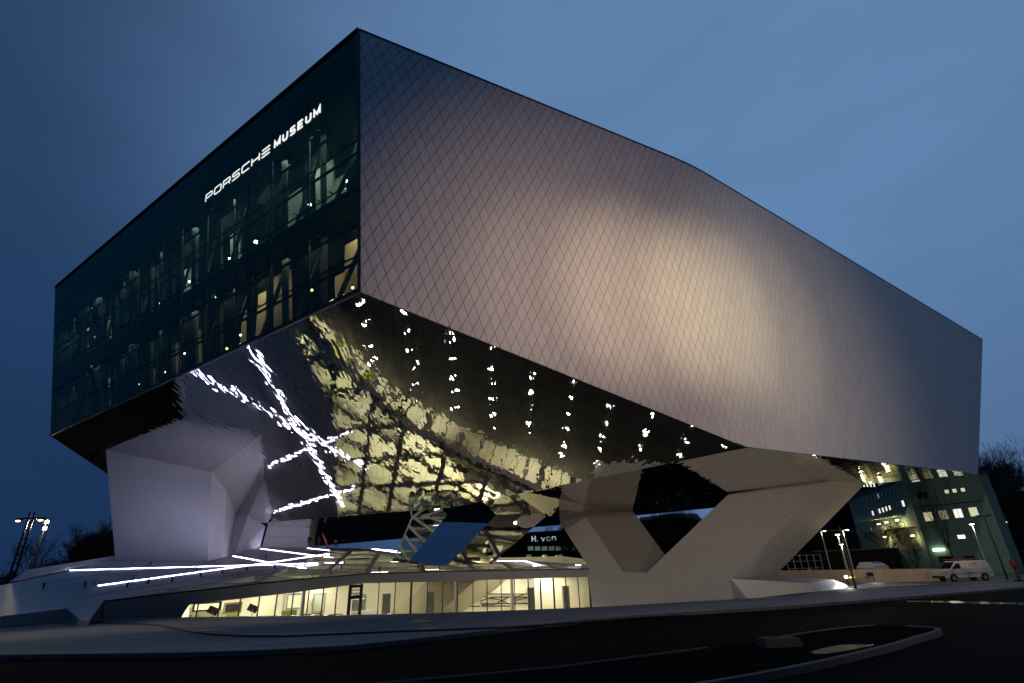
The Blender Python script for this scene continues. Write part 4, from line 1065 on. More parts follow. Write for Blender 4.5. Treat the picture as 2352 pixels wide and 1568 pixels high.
window(gb_, gp, gd, gn, *g6(1814, 707), *g6(1878, 739), mat('bright_window', (.6, .6, .6), .5, emit=(1, .98, 1), es=2.2), 1, M_galv)
window(gb_, gp, gd, gn, *g6(1440, 262), *g6(1510, 276), M_win, 0, M_galv)
A = gp.hit(*g6(1618, 831)); B_ = gp.hit(*g6(1710, 826)); mb = MB(); mb.bar(A-gn*.25, B_-gn*.25, .2, .3); tl = mb.build('tube_light', mat('tube_lamp', (.9, .9, .8), .4, emit=(1, .97, .70), es=6), gb_)
mb = MB(); mb.bar(gp.hit(*g6(1445, 488))-gn*.05, gp.hit(*g6(2018, 430))-gn*.05, .12, .12); mb.build('ledge', M_dkbld, gb_)
for x, y in ((1465, 700), (1470, 690)): pass
mb = MB(); mb.tube([Vector((gL.x+.4, gL.y-.15, -1)), Vector((gL.x+.4, gL.y-.15, 15.8))], .07, 6); mb.build('downpipe', M_galv, gb_)
for x0, y0, x1, y1 in ((1655, 880, 1740, 935), (1860, 880, 1915, 905)):
    A = gp.hit(*g6(x0, y1)); B_ = gp.hit(*g6(x1, y0)); mb = MB(); mb.box(((A.x+B_.x)/2, (A.y+B_.y)/2-.6, (A.z+B_.z)/2), (abs((B_-A).dot(gd)), 1.0, abs(B_.z-A.z)), math.atan2(gd.y, gd.x)); mb.build('lean_to', M_black, gb_)
# rear wing
wA = aty(1962, 1200, 118); wB = gL + Vector((.1, .3, 0))
wb, wp, wd, wn = face_building('green_building', 'receding wing of the green block with a lit balcony and a row of narrow windows', wA, wB, 12, -1.2, 14.2, M_green)
for k in range(9):
    x = 1068+k*31; y = 400-k*10.5; window(wb, wp, wd, wn, *g6(x, y), *g6(x+18, y+44), M_pdark if k != 3 else mat('faint_window', (.2, .2, .2), .5, emit=(.5, .6, .6), es=.25), 0, M_grey)
for k in range(8):
    x = 1118+k*27.5; y = 510-k*9; lit = k in (0, 2, 3, 4, 5); window(wb, wp, wd, wn, *g6(x, y), *g6(x+17, y+42), M_winw if lit else M_pdark, 0, M_grey)
window(wb, wp, wd, wn, *g6(1362, 424), *g6(1386, 480), M_winw, 0, M_grey)
M_pool = mat('pale_yellow_wall', (.45, .45, .28), .8, noise=.1)
def onw(x, y, off): return wp.hit(*g6(x, y)) - wn*off
A, B_ = onw(1085, 600, 1.6), onw(1385, 550, 1.6); mb = MB(); mb.prism([A, B_, B_+wn*1.7, A+wn*1.7], (0, 0, .35)); mb.build('balcony_canopy', M_pool, wb)
A, B_ = onw(1120, 700, 1.6), onw(1480, 655, 1.6); mb = MB(); mb.prism([A, B_, B_+wn*1.6, A+wn*1.6], (0, 0, .25)); mb.bar(A+Vector((0, 0, 1.1)), B_+Vector((0, 0, 1.1)), .06, .08)
for k in range(9): q = A+(B_-A)*k/8; mb.bar(q, q+Vector((0, 0, 1.1)), .05, .05)
mb.build('balcony', M_grey, wb)
mb = MB(); q = [onw(1130, 640, .06), onw(1470, 590, .06)]; zl = onw(1300, 835, .06).z
mb.prism([q[0], q[1], Vector((q[1].x, q[1].y, zl)), Vector((q[0].x, q[0].y, zl))], wn*.03); mb.build('balcony_wall', M_pool, wb)
for x, y, pw_ in ((1215, 618, 160), (1280, 603, 90), (1368, 585, 200), (1268, 722, 170), (1495, 712, 60)):
    q = onw(x, y, .9); mb = MB(); mb.box(q, (.9 if x < 1270 else .6, .3, .22), math.atan2(wd.y, wd.x)); mb.build('wall_lamp', mat('wall_lamp_glow', (.9, .9, .7), .4, emit=(1, .93, .52), es=7), wb)
    light('wall_light', 'POINT', q-wn*.35-Vector((0, 0, .3)), pw_*.8, (1, .88, .48), wb, size=.2)
# unlit house on the right
dA = aty(2290, 1200, 112); dB = aty(2470, 1180, 92)
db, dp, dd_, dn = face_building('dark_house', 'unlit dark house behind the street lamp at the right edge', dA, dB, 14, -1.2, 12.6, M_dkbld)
for r_ in range(2):
    for k in range(4):
        x = 2080+k*62+r_*40; y = 385+r_*140-k*10; window(db, dp, dd_, dn, *g6(x, y), *g6(x+38, y+62), M_pdark, 0, M_dkbld)
q = dp.hit(*g6(2215, 607))-dn*.3; mb = MB(); mb.box(q, (.9, .3, .3), 0); mb.build('wall_lamp', mat('house_lamp', (.9, .9, .8), .4, emit=(1, 1, .72), es=5), db)
# dark town blocks behind
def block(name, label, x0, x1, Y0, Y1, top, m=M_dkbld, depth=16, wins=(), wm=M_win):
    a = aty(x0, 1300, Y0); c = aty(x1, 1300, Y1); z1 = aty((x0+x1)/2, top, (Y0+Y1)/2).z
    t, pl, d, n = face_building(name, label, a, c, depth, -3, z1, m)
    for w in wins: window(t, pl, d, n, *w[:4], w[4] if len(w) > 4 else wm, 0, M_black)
    return t, pl, d, n
w5 = lambda x, y: ((1700+x/2.24)/1.507, (1450+y/2.24)/1.507)
M_wing = mat('greenish_window', (.3, .4, .3), .5, emit=(.45, .75, .52), es=.16, noise=.6, nscale=2.0)
wins = [(*w5(285+k*54, 985), *w5(285+k*54+44, 1020), M_wing) for k in range(7)] + [(*w5(210+k*62, 1050), *w5(210+k*62+40, 1072), M_wing if k % 2 else M_pdark) for k in range(7)] + [(*w5(485, 1055), *w5(512, 1075), M_win), (*w5(395, 1055), *w5(420, 1078), M_winw)]
ob, op, od, on_ = block('office_block', 'dark office block with pale roof lettering and dim greenish windows behind the lattice core', 1150, 1420, 150, 140, 1222, wins=wins)
s_a = op.hit(*w5(322, 950)); s_b = op.hit(*w5(506, 940)); hh = op.hit(*w5(340, 908)).z-op.hit(*w5(340, 950)).z
M_sgn2 = mat('pale_letter', (.6, .7, .7), .5, emit=(.55, .82, .85), es=.55)
Lw = (s_b-s_a).length; uu = od.copy(); uu = uu if uu.x > 0 else -uu
glyph('H', s_a-on_*.4, uu, Vector((0, 0, 1)), -on_, Lw*.14, hh, hh*.2, .15).build('sign_letter', M_sgn2, ob, recalc=False)
x_ = Lw*.14+Lw*.08
for ch, w_, g_ in (('.', .03, .15), ('v', .14, .08), ('o', .14, .09), ('n', .14, .1)):
    glyph(ch, s_a-on_*.4+uu*x_, uu, Vector((0, 0, 1)), -on_, Lw*w_, hh, hh*.15, .15).build('sign_letter', M_sgn2, ob, recalc=False); x_ += Lw*(w_+g_)
hb, hp, hd, hn = block('dark_house', 'dark gabled house seen through the opening of the V shaped pillar', 1455, 1592, 135, 128, 1196, depth=12)
A = hp.hit(1455, 1197); B_ = hp.hit(1592, 1197); A.z = B_.z = aty(1520, 1196, 131).z; mb = MB()
mb.hull([A-hn*.4, B_-hn*.4, B_+hn*12], [A-hn*.4+Vector((3, 4, 1.6)), B_-hn*.4+Vector((-3, 4, 1.6)), B_+hn*12+Vector((-3, -4, 1.6))]); mb.build('gable_roof', M_roof, hb)
wins = [(*g6(965+k*22, 392+(k % 2)*6), *g6(965+k*22+13, 415), M_winw if k % 3 else M_pdark) for k in range(4)] + [(*g6(940+k*24, 465), *g6(940+k*24+9, 482), M_winw if k in (1, 2, 4) else M_pdark) for k in range(6)] + [(*g6(1040+k*28, 288), *g6(1040+k*28+16, 318), M_winw) for k in range(4)]
block('office_block', 'dark office tower with scattered small lit windows left of the green building', 1930, 2075, 150, 146, 1085, wins=wins)
block('dark_shed', 'long low dark shed behind the beige wall', 1740, 1960, 130, 118, 1225)
block('dark_shed', 'lower dark shed behind the beige wall before the green building', 1880, 2140, 104, 100, 1262)
block('dark_shed', 'low dark shed behind the parked van', 2140, 2360, 98, 90, 1270)
block('dark_shed', 'far dark shed between the glass core and the V shaped pillar', 1340, 1480, 170, 160, 1235)
block('dark_shed', 'far dark shed under the V opening', 1560, 1760, 150, 150, 1205)

# ---- beige walls by the street
def wall_px(name, label, x0, x1, Y0, Y1, ytop0, ytop1, th, m):
    a = aty(x0, ytop0, Y0); c = aty(x1, ytop1, Y1); d = (c-a); d.z = 0; d.normalize(); n = Vector((-d.y, d.x, 0)); za, zc_ = a.z, c.z
    t = thing(name, label, 'wall', (a+c)/2-Vector((0, 0, (a.z+c.z)/2+.6)))
    L_ = (c-a).length; k = max(1, round(L_/3.2))
    for i in range(k):
        p = a+(c-a)*(i/k)+d*.012; q = a+(c-a)*((i+1)/k)-d*.012; mb = MB()
        mb.hull([Vector((p.x, p.y, -1)), Vector((q.x, q.y, -1)), Vector((q.x, q.y, -1))+n*th, Vector((p.x, p.y, -1))+n*th], [p, q, q+n*th, p+n*th]); mb.build('panel', m, t)
    return t, a, c, d, n
rw, ra, rc, rd, rn = wall_px('retaining_wall', 'long beige concrete retaining wall lit by warm lamps behind the V pillar', 1770, 2165, 66, 63, 1310, 1305.5, .4, M_conc)
wall_px('low_wall', 'short beige wall in front of the retaining wall beside the dark post', 1914, 2004, 58, 55, 1330.5, 1323, .3, M_conc)
q = ra+(rc-ra)*.58; mb = MB(); mb.box((q.x, q.y-.03, q.z-.55), (.7, .08, .5), math.atan2(rd.y, rd.x)); mb.build('niche', M_black, rw)
q = ra+(rc-ra)*.47; mb = MB(); mb.box((q.x, q.y-.04, q.z-.95), (.55, .1, .4), math.atan2(rd.y, rd.x)); mb.build('wall_lamp', mat('low_wall_lamp', (.9, .8, .4), .4, emit=(1, .75, .25), es=2.5), rw)
light('street_glow', 'POINT', (ra+(rc-ra)*.42)+Vector((1.5, -3.5, 2.6)), 130, (1, .70, .38), rw, size=.4)
light('street_glow', 'POINT', (ra+(rc-ra)*.85)+Vector((2, -5, 3.5)), 220, (1, .72, .42), rw, size=.4)
# low lamp added to brighten the plinth facet, its lens turned out of view
q = (e3+s_e2)/2+Vector((.9, .4, .5))
lp = thing('facet_fill_light', 'shielded low lamp added to light the tilted facet of the pillar plinth', 'lamp', (q.x, q.y, terrain(q.x, q.y)))
mb = MB(); mb.tube([(q.x, q.y, terrain(q.x, q.y)), (q.x, q.y, q.z)], .06, 8); mb.build('post', M_black, lp)
tgt = (e4+s_e1+e3+s_e2)/4; dv = (tgt-q).normalized(); mb = MB(); mb.bar(q-dv*.12, q+dv*.16, .3, .22); mb.build('lamp_head', M_black, lp)
mb = MB(); mb.bar(q+dv*.165, q+dv*.175, .24, .17); mb.build('lens', mat('facet_fill_glow', (.9, .9, .9), .4, emit=(1, .95, .9), es=60), lp)
light('facet_fill_beam', 'SPOT', q+dv*.2, 600, (1, .95, .9), lp, size=.08, aim=tgt, spot_size=R(110), spot_blend=.8)

# ---- lamp posts
M_pole_l = mat('pole_pale', (.45, .45, .43), .5, metal=.2)
def lamp_post(px, py_top, px_b, py_b, Y, label, head='single', m=M_pole_l, emit=None, power=0, col=(1, .9, .75), group='lamp posts along the street'):
    T_ = aty(px, py_top, Y); z0 = gnd(T_.x, Y)-.05 if Y < 95 else -2
    t = thing('lamp_post', label, 'lamp post', (T_.x, Y, z0), group); mb = MB()
    mb.tube([(T_.x, Y, z0), (T_.x, Y, z0+1.2), (T_.x, Y, T_.z)], [.10, .09, .055], 8); mb.build('pole', m, t)
    if head == 'none': return t, T_
    hm = mat('lamp_head_glow', (.9, .9, .8), .4, emit=col, es=emit) if emit else M_black
    sides = (-1, 1) if head == 'twin' else (1 if head == 'right' else -1,) if head in ('left', 'right') else (0,)
    for s_ in sides:
        c = T_+Vector((s_*.55, 0, 0))
        mb = MB(); 
        if s_: mb.bar(T_+Vector((0, 0, -.02)), c, .06, .06)
        mb.hull([c+Vector((a, b__, .04)) for a, b__ in ((-.3, -.13), (.3, -.13), (.3, .13), (-.3, .13))], [c+Vector((a, b__, .14)) for a, b__ in ((-.2, -.08), (.2, -.08), (.2, .08), (-.2, .08))]); hd_ = mb.build('lamp_head', M_black, t)
        if emit: mb = MB(); mb.box(c-Vector((0, 0, .0)), (.46, .20, .07)); mb.build('lens', hm, hd_)
    if power: light('lamp_light', 'POINT', T_+Vector((0, -.2, -.35)), power, col, t, size=.2)
    return t, T_
lamp_post(1927.5, 1209, 1966, 1343, 47, 'plain dark post without a lamp head on the paving right of the V pillar', 'none', M_black)
lamp_post(*g6(835, 706), 0, 0, 72, 'pale lamp post with a lit head just left of the dark post', emit=10, power=120)
lamp_post(*g6(877, 670), 0, 0, 76, 'taller lamp post with its lit head reaching right above the dark post', 'right', emit=10, power=100)
lamp_post(*g6(866, 786), 0, 0, 82, 'shorter pale lamp post with a lit head hidden behind the dark post', emit=8, power=60)
lamp_post(*g6(700, 678), 0, 0, 92, 'slim lamp post beside the raking edge of the V pillar', 'right', emit=6, power=50)
lamp_post(*g6(1927, 622), 0, 0, 74, 'lamp post with a bright lit head in front of the green building', emit=16, power=160, col=(1, .95, .9))
lamp_post(*g6(2025, 557), 0, 0, 60, 'dark unlit twin headed lamp post right of the van', 'twin', M_black)
lamp_post(*g6(2212, 700), 0, 0, 96, 'far lamp post in front of the unlit house', emit=None)
# masts on the far left
T_ = aty(70, 1192, 80); t = thing('lattice_mast', 'leaning-looking lattice mast with two sodium lamps on a crossbar, far left', 'mast', (T_.x, 80, -1.5))
mb = MB()
for s_ in (-.32, .32): mb.tube([(T_.x+s_*1.3, 80, -1.5), (T_.x+s_, 80, T_.z+1.0)], [.16, .12], 6)
mb.build('leg', M_black, t)
mb = MB()
for k in range(12): z_ = -1+(T_.z+1)*k/11.5; mb.bar((T_.x-.36, 80, z_), (T_.x+.36, 80, z_+.1), .10, .12)
mb.build('rung', M_black, t, stuff=True)
mb = MB(); mb.bar(T_+Vector((-2.2, 0, .1)), T_+Vector((2.2, 0, .1)), .2, .2); mb.build('crossbar', M_black, t)
for s_ in (-1.55, 1.55):
    c = T_+Vector((s_, 0, -.05)); mb = MB(); mb.ball(c, .62, 8, 5, (1, .5, .32)); hd_ = mb.build('lamp_head', M_black, t); mb = MB(); mb.ball(c+Vector((.1*s_/1.5, -.12, -.16)), .40, 8, 5, (1, .5, .32)); mb.build('lens', M_sod, hd_)
T_ = aty(107, 1200, 84); t = thing('floodlight_mast', 'slim mast carrying two blazing warm floodlights one above the other, far left', 'mast', (T_.x, 84, -1.5))
mb = MB(); mb.tube([(T_.x, 84, -1.5), (T_.x, 84, T_.z)], [.18, .11], 8); mb.build('pole', M_black, t)
mb = MB(); mb.bar(T_+Vector((-.5, 0, 0)), T_+Vector((.5, 0, 0)), .12, .12); mb.bar(T_+Vector((-.5, 0, -1.0)), T_+Vector((.5, 0, -1.0)), .12, .12); mb.build('bracket', M_black, t)
M_fl = mat('flood_glow', (.9, .8, .7), .4, emit=(1, .72, .40), es=30)
for dz in (.1, -.85):
    for s_ in (0,):
        c = T_+Vector((s_+.1, -.1, dz)); mb = MB(); mb.box(c+Vector((0, .12, 0)), (.62, .2, .5)); hd_ = mb.build('floodlight', M_black, t); mb = MB(); mb.box(c-Vector((0, .02, 0)), (.52, .06, .40)); mb.build('lens', M_fl, hd_)
light('mast_light', 'POINT', T_+Vector((0, -1.2, -.4)), 2500, (1, .74, .42), t, size=.5)

# ---- white van
VX, VY = aty(2217, 1336, 60).x, 60.0; VZ = gnd(VX, VY)
van = thing('van', 'white panel van with roof rack parked facing left in front of the green building', 'van', (VX, VY, VZ))
def vpt(x, z, y): return Vector((VX+x, VY+y, VZ+z))
prof = [(-2.52, .42), (-2.55, .62), (-2.48, .92), (-2.30, 1.08), (-1.62, 1.20), (-.98, 1.84), (-.75, 1.92), (1.95, 1.93), (2.28, 1.86), (2.46, 1.25), (2.52, .75), (2.50, .45)]
def arch(cx, a0, a1): return [(cx+.42*math.cos(a), .33+.42*math.sin(a)) for a in [a0+(a1-a0)*k/8 for k in range(9)]]
low = [(2.50, .36)] + arch(1.55, R(5), R(175)) + arch(-1.62, R(5), R(175)) + [(-2.5, .36)]
full = prof + low
mb = MB(); W = .9
def wy(z): return W - (0 if z < 1.15 else (z-1.15)*.16)
fl = [vpt(x, z, -wy(z)) for x, z in full]; fr_ = [vpt(x, z, wy(z)) for x, z in full]; n = len(full)
tri = [tuple(t) for t in tessellate_polygon([[Vector((x, z, 0)) for x, z in full]])]
mb.add(fl+fr_, tri + [tuple(i+n for i in reversed(t)) for t in tri] + [(i, (i+1) % n, n+(i+1) % n, n+i) for i in range(n)])
bo = mb.build('body', M_van, van); bv_ = bo.modifiers.new('b', 'BEVEL'); bv_.width = .05; bv_.segments = 2; bv_.limit_method = 'ANGLE'; bv_.angle_limit = R(35)
for s_ in (-1, 1):
    mb = MB(); mb.prism([vpt(x, z, s_*(wy(z)+.006)) for x, z in ((-1.48, 1.24), (-.62, 1.22), (-.62, 1.70), (-.95, 1.70))], (0, s_*.012, 0)); mb.build('side_window', M_vglass, van)
    mb = MB(); mb.bar(vpt(-.55, .5, s_*(W+.008)), vpt(-.55, 1.8, s_*(wy(1.8)+.008)), .012, .02); mb.bar(vpt(-1.55, .5, s_*(W+.008)), vpt(-1.5, 1.2, s_*(W+.008)), .012, .02); mb.bar(vpt(-2.3, .80, s_*(W+.010)), vpt(2.48, .82, s_*(W+.010)), .02, .03); mb.build('door_seam', M_grey, van)
    mb = MB(); mb.box(vpt(-.45, 1.12, s_*(W+.03)), (.18, .03, .05)); mb.build('handle', M_black, van)
    mb = MB(); mb.box(vpt(-1.42, 1.30, s_*(W+.12)), (.12, .18, .24)); mb.build('mirror', M_black, van)
    for cx in (-1.62, 1.55):
        c = vpt(cx, .33, s_*.78); mb = MB(); mb.tube([c-Vector((0, .1, 0)), c+Vector((0, .1, 0))], .33, 18); wh = mb.build('wheel', M_tyre, van)
        mb = MB(); mb.tube([c+Vector((0, s_*.085, 0)), c+Vector((0, s_*.112, 0))], [.20, .17], 14); mb.build('rim', M_grey, wh)
    mb = MB(); mb.box(vpt(-2.44, .86, s_*.66), (.16, .36, .18)); mb.build('headlight', M_galv, van)
    mb = MB(); mb.box(vpt(-2.36, .88, s_*.88), (.16, .05, .14)); mb.build('indicator', M_amber, van)
mb = MB(); mb.prism([vpt(-1.60, 1.235, -.72), vpt(-1.60, 1.235, .72), vpt(-1.02, 1.82, .66), vpt(-1.02, 1.82, -.66)], Vector((-.02, 0, .02))); mb.build('windscreen', M_vglass, van)
mb = MB(); mb.box(vpt(-2.5, .48, 0), (.16, 1.72, .22)); mb.build('bumper', M_black, van)
mb = MB(); mb.box(vpt(2.5, .50, 0), (.14, 1.72, .20)); mb.build('bumper', M_black, van)
mb = MB()
for x in (-.6, .5, 1.6): mb.bar(vpt(x, 2.02, -.75), vpt(x, 2.02, .75), .05, .05); mb.bar(vpt(x, 1.9, -.72), vpt(x, 2.02, -.72), .05, .05); mb.bar(vpt(x, 1.9, .72), vpt(x, 2.02, .72), .05, .05)
mb.build('roof_rack', M_black, van)
mb = MB(); mb.bar(vpt(-1.9, 2.08, -.4), vpt(1.9, 2.08, -.4), .18, .06); tag(mb.build('plank', M_wood), 'long brown plank tied on the roof rack of the white van', 'plank')
mb = MB()
for pl in ([(.55, 1.50), (.70, 1.68), (.9, 1.72), (1.1, 1.66)], [(.86, 1.30), (.84, 1.5), (.95, 1.66), (1.2, 1.62)], [(.30, 1.55), (.55, 1.62)]):
    for a, c in zip(pl, pl[1:]): mb.bar(vpt(a[0], a[1], -wy(a[1])-.004), vpt(c[0], c[1], -wy(c[1])-.004), .012, .035)
mb.build('side_emblem', M_black, van)

# ---- parked car behind the wall, hazard post, fence, small figures
CX, CY = aty(*g6(1108, 935), 72).x, 72.0; CZ = span(Vector((CX, CY, 0)), *g6(1108, 965))-.9
car = thing('parked_car', 'pale car half hidden behind the beige retaining wall', 'car', (CX, CY, CZ))
mb = MB(); cp = [(-.85, .35), (-.88, .8), (-.72, 1.0), (-.60, 1.42), (.60, 1.42), (.72, 1.0), (.88, .8), (.85, .35)]
mb.hull([Vector((CX+x, CY-1.9 if z < 1.1 else CY-.9, CZ+z)) for x, z in cp], [Vector((CX+x, CY+1.9 if z < 1.1 else CY+1.4, CZ+z)) for x, z in cp]); mb.build('body', M_van, car)
mb = MB(); mb.prism([Vector((CX-.62, CY-1.62, CZ+1.06)), Vector((CX+.62, CY-1.62, CZ+1.06)), Vector((CX+.54, CY-1.03, CZ+1.37)), Vector((CX-.54, CY-1.03, CZ+1.37))], (0, -.02, .02)); mb.build('rear_window', M_vglass, car)
for sx in (-1, 1):
    for sy in (-1.2, 1.2):
        c = Vector((CX+sx*.74, CY+sy, CZ+.3)); mb = MB(); mb.tube([c-Vector((.1, 0, 0)), c+Vector((.1, 0, 0))], .3, 12); mb.build('wheel', M_tyre, car)
p = aty(2341, 1330, 48); z0 = gnd(p.x, 48); t = thing('hazard_post', 'red and white hazard post at the right edge beside the van', 'post', (p.x, 48, z0))
mb = MB(); mb.box((p.x, 48, z0+.05), (.6, .4, .1)); mb.build('foot', M_black, t)
mb = MB(); mb.tube([(p.x, 48, z0+.1), (p.x, 48, z0+1.1)], .12, 8); mb.build('post', M_kerb, t)
mb = MB(); mb.tube([(p.x, 48, z0+.55), (p.x, 48, z0+.85)], .127, 8); mb.build('band', M_red, t)
mb = MB(); mb.tube([(p.x, 48, z0+1.1), (p.x, 48, z0+1.2), (p.x, 48, z0+1.55), (p.x, 48, z0+1.7)], [.12, .22, .21, .10], 10); mb.build('lamp_cap', M_red, t)
t = thing('site_fence', 'wire site fence behind the beige wall beside the raking pillar', 'fence', aty(1840, 1310, 78))
for k in range(6):
    q = aty(1812+k*16, 1310, 78); mb = MB(); mb.tube([(q.x, 78, -1), (q.x, 78, 3.0)], .05, 6); mb.build('post', M_grey, t)
for z_ in (.4, 1.3, 2.2, 2.95):
    a = aty(1812, 1310, 78); c = aty(1892, 1310, 78); mb = MB(); mb.bar((a.x, 78, z_), (c.x, 78, z_), .04, .04); mb.build('rail', M_grey, t)

def person(loc, h, label, pose, top, legs_m=M_cloth, face=0.):
    """one skinned body; coat and hair are its children"""
    S = h/1.75; t = thing('person', label, 'person', loc); cx, cy, cz = loc; cf, sf = math.cos(face), math.sin(face)
    def P(x, y, z): return Vector(((x*cf-y*sf)*S, (x*sf+y*cf)*S, z*S))
    if pose == 'bend':
        J = {'pel': (0, 0, .88), 'sp': (.16, 0, 1.0), 'ch': (.36, 0, 1.08), 'nk': (.50, 0, 1.08), 'hd': (.62, 0, 1.02), 'hd2': (.68, 0, .96)}
        arms = [[(.38, s*.18, 1.08), (.46, s*.2, .82), (.56, s*.14, .58), (.58, s*.13, .50)] for s in (-1, 1)]
        legs = [[(0, s*.10, .84), (.06 if s > 0 else -.1, s*.12, .46), (-.02 if s > 0 else -.16, s*.12, .08), (.16 if s > 0 else 0, s*.13, .04)] for s in (-1, 1)]
    else:
        J = {'pel': (0, 0, .95), 'sp': (0, 0, 1.12), 'ch': (0, 0, 1.36), 'nk': (.01, 0, 1.48), 'hd': (.03, 0, 1.60), 'hd2': (.03, 0, 1.69)}
        arms = [[(0, s*.20, 1.40), (-.02, s*.25, 1.12), (.10, s*.22, .90), (.13, s*.21, .82)] for s in (-1, 1)]
        legs = [[(0, s*.10, .90), (.03*s, s*.11, .49), (-.03*s, s*.11, .08), (.12-.03*s, s*.12, .04)] for s in (-1, 1)]
    vsx = []; ed = []; rd = []
    def av(p, r, par=None):
        vsx.append(P(*p)); rd.append(r*S)
        if par is not None: ed.append((par, len(vsx)-1))
        return len(vsx)-1
    a = av(J['pel'], .15); b_ = av(J['sp'], .14, a); c = av(J['ch'], .17, b_); d = av(J['nk'], .065, c); e = av(J['hd'], .10, d); av(J['hd2'], .085, e)
    for ar in arms:
        q = c
        for p_, r in zip(ar, (.075, .055, .045, .04)): q = av(p_, r, q)
    for lg in legs:
        q = a
        for p_, r in zip(lg, (.10, .075, .055, .05)): q = av(p_, r, q)
    me = bpy.data.meshes.new('body'); me.from_pydata(vsx, ed, []); o = bpy.data.objects.new('body', me); COL.objects.link(o); o.parent = t
    o.modifiers.new('skin', 'SKIN'); sk = me.skin_vertices[0].data
    for i, r in enumerate(rd): sk[i].radius = (r, r)
    sk[0].use_root = True
    sb = o.modifiers.new('sub', 'SUBSURF'); sb.levels = 1; sb.render_levels = 1; me.materials.append(legs_m)
    mb = MB(); L0 = Vector(loc); mb.tube([L0+P(*J['pel']), L0+P(*J['sp']), L0+P(*J['ch']), L0+P(*J['nk'])], [.20*S, .19*S, .22*S, .10*S], 10); mb.build('jacket', top, t, smooth=True)
    mb = MB(); mb.ball(L0+P(*J['hd']), .105*S, 10, 7, (1, .85, 1.15)); mb.build('head', M_skin, t, smooth=True)
    mb = MB(); hp_ = L0+P(*J['hd2']); mb.ball(hp_, .112*S, 10, 6, (1, .95, .75)); mb.build('hair', M_bark, t, smooth=True)
    return t
person(rf(709, 1258.2), 1.65, 'person in dark clothes standing at the corner of the small rear pillar', 'stand', M_cloth, face=-1.2)
person(rf(731, 1258.6), 1.45, 'dark figure standing on the deck left of the red post', 'stand', M_cloth, face=-.6)
person(rf(772, 1259.2), 1.55, 'worker in an orange top bending down on the deck', 'bend', M_orange, face=2.4)
a = rf(752, 1258.8); mb = MB(); tp = aty(741, 1224, a.y-1.0); mb.tube([a, a+(tp-a)*.5+Vector((.08, 0, 0)), tp], [.16, .14, .10], 8)
tag(mb.build('red_post', M_red), 'leaning red post on the deck between the dark figure and the orange worker', 'post')
q = aty(*g6(602, 978), 69); person((q.x, 69, .2), 1.5, 'worker in a yellow green vest behind the beige wall', 'bend', M_hvis, face=1.0)

# ---- things in the foyer
zc2 = lambda x, y: ((600+x/3.36)/1.507, (1950+y/3.36)/1.507)
def inpt(x, y, d): p = along(x, d); p.z = span(p, x, y); return p
RZ = math.atan2(ru.y, ru.x)
def fdir(p): v = Vector((CAM.x-p.x, CAM.y-p.y, 0)); return v.normalized()
def kiosk(zx, zy, label):
    p = inpt(*zc2(zx, zy), 2.2); t = thing('info_kiosk', label, 'screen stand', (p.x, p.y, ZF), 'tilted screens on stands in the foyer'); f = fdir(p); r_ = Vector((-f.y, f.x, 0))
    mb = MB(); mb.box((p.x, p.y, ZF+.03), (.5, .5, .06), RZ); mb.build('base', M_black, t)
    mb = MB(); mb.tube([(p.x, p.y, ZF+.05), (p.x, p.y, p.z-.1)], .045, 8); mb.build('pole', M_galv, t)
    mb = MB(); u = (Vector((0, 0, 1))*.85+r_*.4).normalized(); mb.box(p, (.75, .07, .5), frame=((r_*.9-Vector((0, 0, .4))).normalized(), f, u)); mb.build('screen', M_black, t)
kiosk(392, 550, 'tilted dark screen on a stand at the far left end of the foyer')
kiosk(870, 525, 'tilted dark screen on a stand before the cream foyer wall, second from left')
def bench(zx0, zx1, zy0, label):
    a, c = inpt(*zc2(zx0, zy0), 2.6), inpt(*zc2(zx1, zy0), 2.6); m_ = (a+c)/2; t = thing('bench', label, 'bench', (m_.x, m_.y, ZF), 'green benches in the foyer'); L_ = (c-a).length; ang = math.atan2((c-a).y, (c-a).x)
    mb = MB(); mb.box((m_.x, m_.y, ZF+.42), (L_, .7, .16), ang); mb.build('seat', M_bench, t)
    nb_ = Vector((-math.sin(ang), math.cos(ang), 0)); nb_ = nb_ if nb_.y > 0 else -nb_
    hb_ = max(a.z, ZF+.9); mb = MB(); mb.box((m_.x+nb_.x*.36, m_.y+nb_.y*.36, (ZF+.5+hb_)/2), (L_, .14, hb_-ZF-.5), ang); mb.build('backrest', M_bench, t)
    mb = MB(); mb.box((m_.x, m_.y, ZF+.17), (L_-.3, .5, .34), ang); mb.build('base', M_black, t)
bench(1250, 1425, 552, 'green upholstered bench beside the round column in the foyer'); bench(600, 745, 590, 'low green upholstered bench between the two screens in the foyer')
